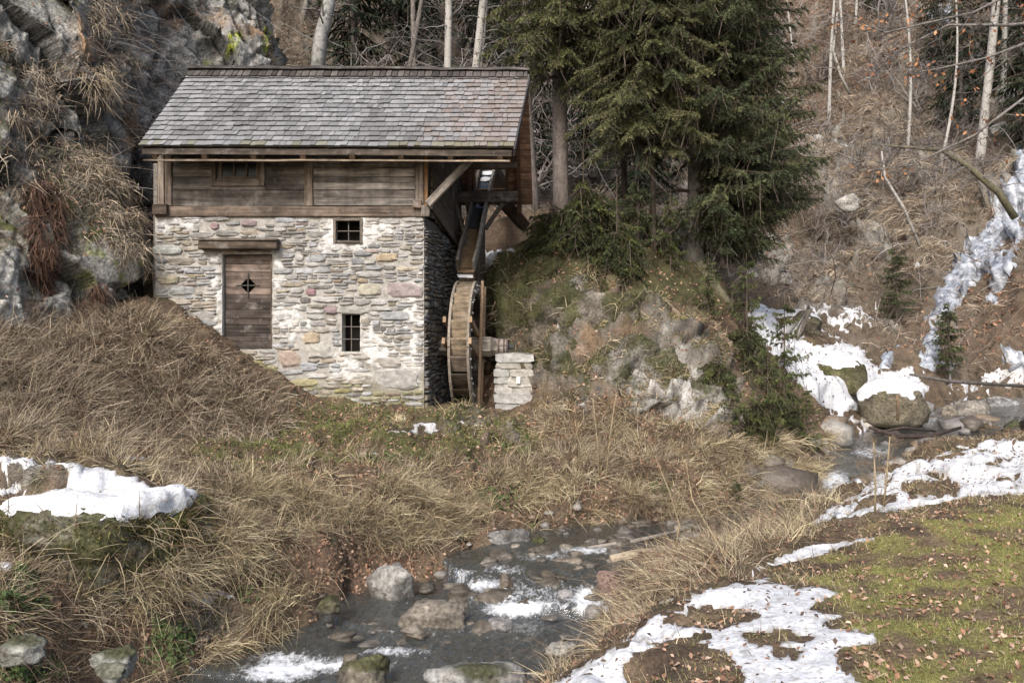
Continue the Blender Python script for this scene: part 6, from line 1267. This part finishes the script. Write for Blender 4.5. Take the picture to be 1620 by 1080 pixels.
tag(link('cliff_brush', np_mesh('cliff_brush', V, Fq, C, 'FACE'), M['grass']), 'leafless twigs sprouting from the cliff gully', kind='stuff')
q, nn = cliff_pts(vegm+.2, 5000); n = len(q); a = rng.normal(size=(n, 3)); a /= np.linalg.norm(a, axis=1)[:, None]; b = np.cross(nn, a); s = rng.uniform(.02, .045, (n, 1)); q = q+nn*.03
V = np.stack([q-a*s, q+b*s*.6, q+a*s, q-b*s*.6], 1).reshape(-1, 3); Fq = np.arange(n*4).reshape(n, 4)
tag(link('cliff_leaf_litter', np_mesh('cliff_leaf_litter', V, Fq, palette(rust_c, n), 'FACE'), M['leaf']), 'fallen copper leaves caught on the cliff', kind='stuff')
# willow shoots standing in front of the bank
for lab, pth in [('tall bare shoot crossing in front of the stream bank', [(1062, 905, 7.9), (1075, 830, 7.9), (1060, 780, 7.9), (1030, 705, 7.9)]), ('leaning bare shoot that meets the snow edge', [(1165, 905, 6.6), (1130, 850, 6.7), (1095, 790, 6.8), (1085, 730, 6.9)]), ('pair of straight dry stalks standing in the snow strip', [(1384, 812, 7.2), (1385, 770, 7.2), (1382, 700, 7.2)]),
    ('thin dry stalk next to the pair in the snow', [(1398, 800, 7.3), (1402, 760, 7.3), (1408, 690, 7.3)]), ('bare bush stem standing below the rock face', [(948, 760, 11.6), (945, 700, 11.7), (938, 630, 11.8)]), ('second bare stem of the bush below the rock face', [(958, 762, 11.5), (965, 690, 11.6), (975, 620, 11.7)])]:
    P_ = [PX(*p) for p in pth]; o = bent('bare_shoot', lab, 'shoot', P_, [.011, .009, .007, .003][:len(P_)], (.30, .24, .15), M['leaf'], ((.5, 9, 3), dict(col=(.24, .18, .12), seed=int(pth[0][0]), r0=.003, twig=.004, low=.25)), 5)

# moss and straw on the big snowy boulder
wp5, n5 = BIG; bu, bv = to_px(wp5); w5 = (n5[:, 2] < .55)*(n5[:, 1] < .5)*1.
i = rng.choice(len(wp5), 9000, p=w5/w5.sum()); q = wp5[i]+rng.normal(size=(9000, 3))*.02; Ls = rng.uniform(.02, .06, 9000)
V, Fq, C = strands(q, n5[i], Ls, np.zeros(3), Ls*.6, .010*rng.uniform(.7, 1.5, 9000), palette([(.10, .11, .025), (.07, .075, .02), (.15, .13, .04), (.12, .08, .04)], 9000), 3, .6)
tag(link('boulder_moss', np_mesh('boulder_moss', V, Fq, C, 'FACE'), M['grass']), 'olive moss cushion on the side of the big boulder', kind='stuff')
i = rng.choice(len(wp5), 900, p=w5/w5.sum()); q = wp5[i]; Ls = rng.uniform(.15, .5, 900)
V, Fq, C = strands(q, n5[i]*.6, Ls, np.zeros(3), Ls*.9, .008*rng.uniform(.7, 1.4, 900), palette(pale_c+brown_c, 900), 4, .5)
tag(link('boulder_straw', np_mesh('boulder_straw', V, Fq, C, 'FACE'), M['grass']), 'dead stems trailing over the big boulder', kind='stuff')
print('TRIS', sum(len(m.loops)-2*len(m.polygons) for m in bpy.data.meshes))
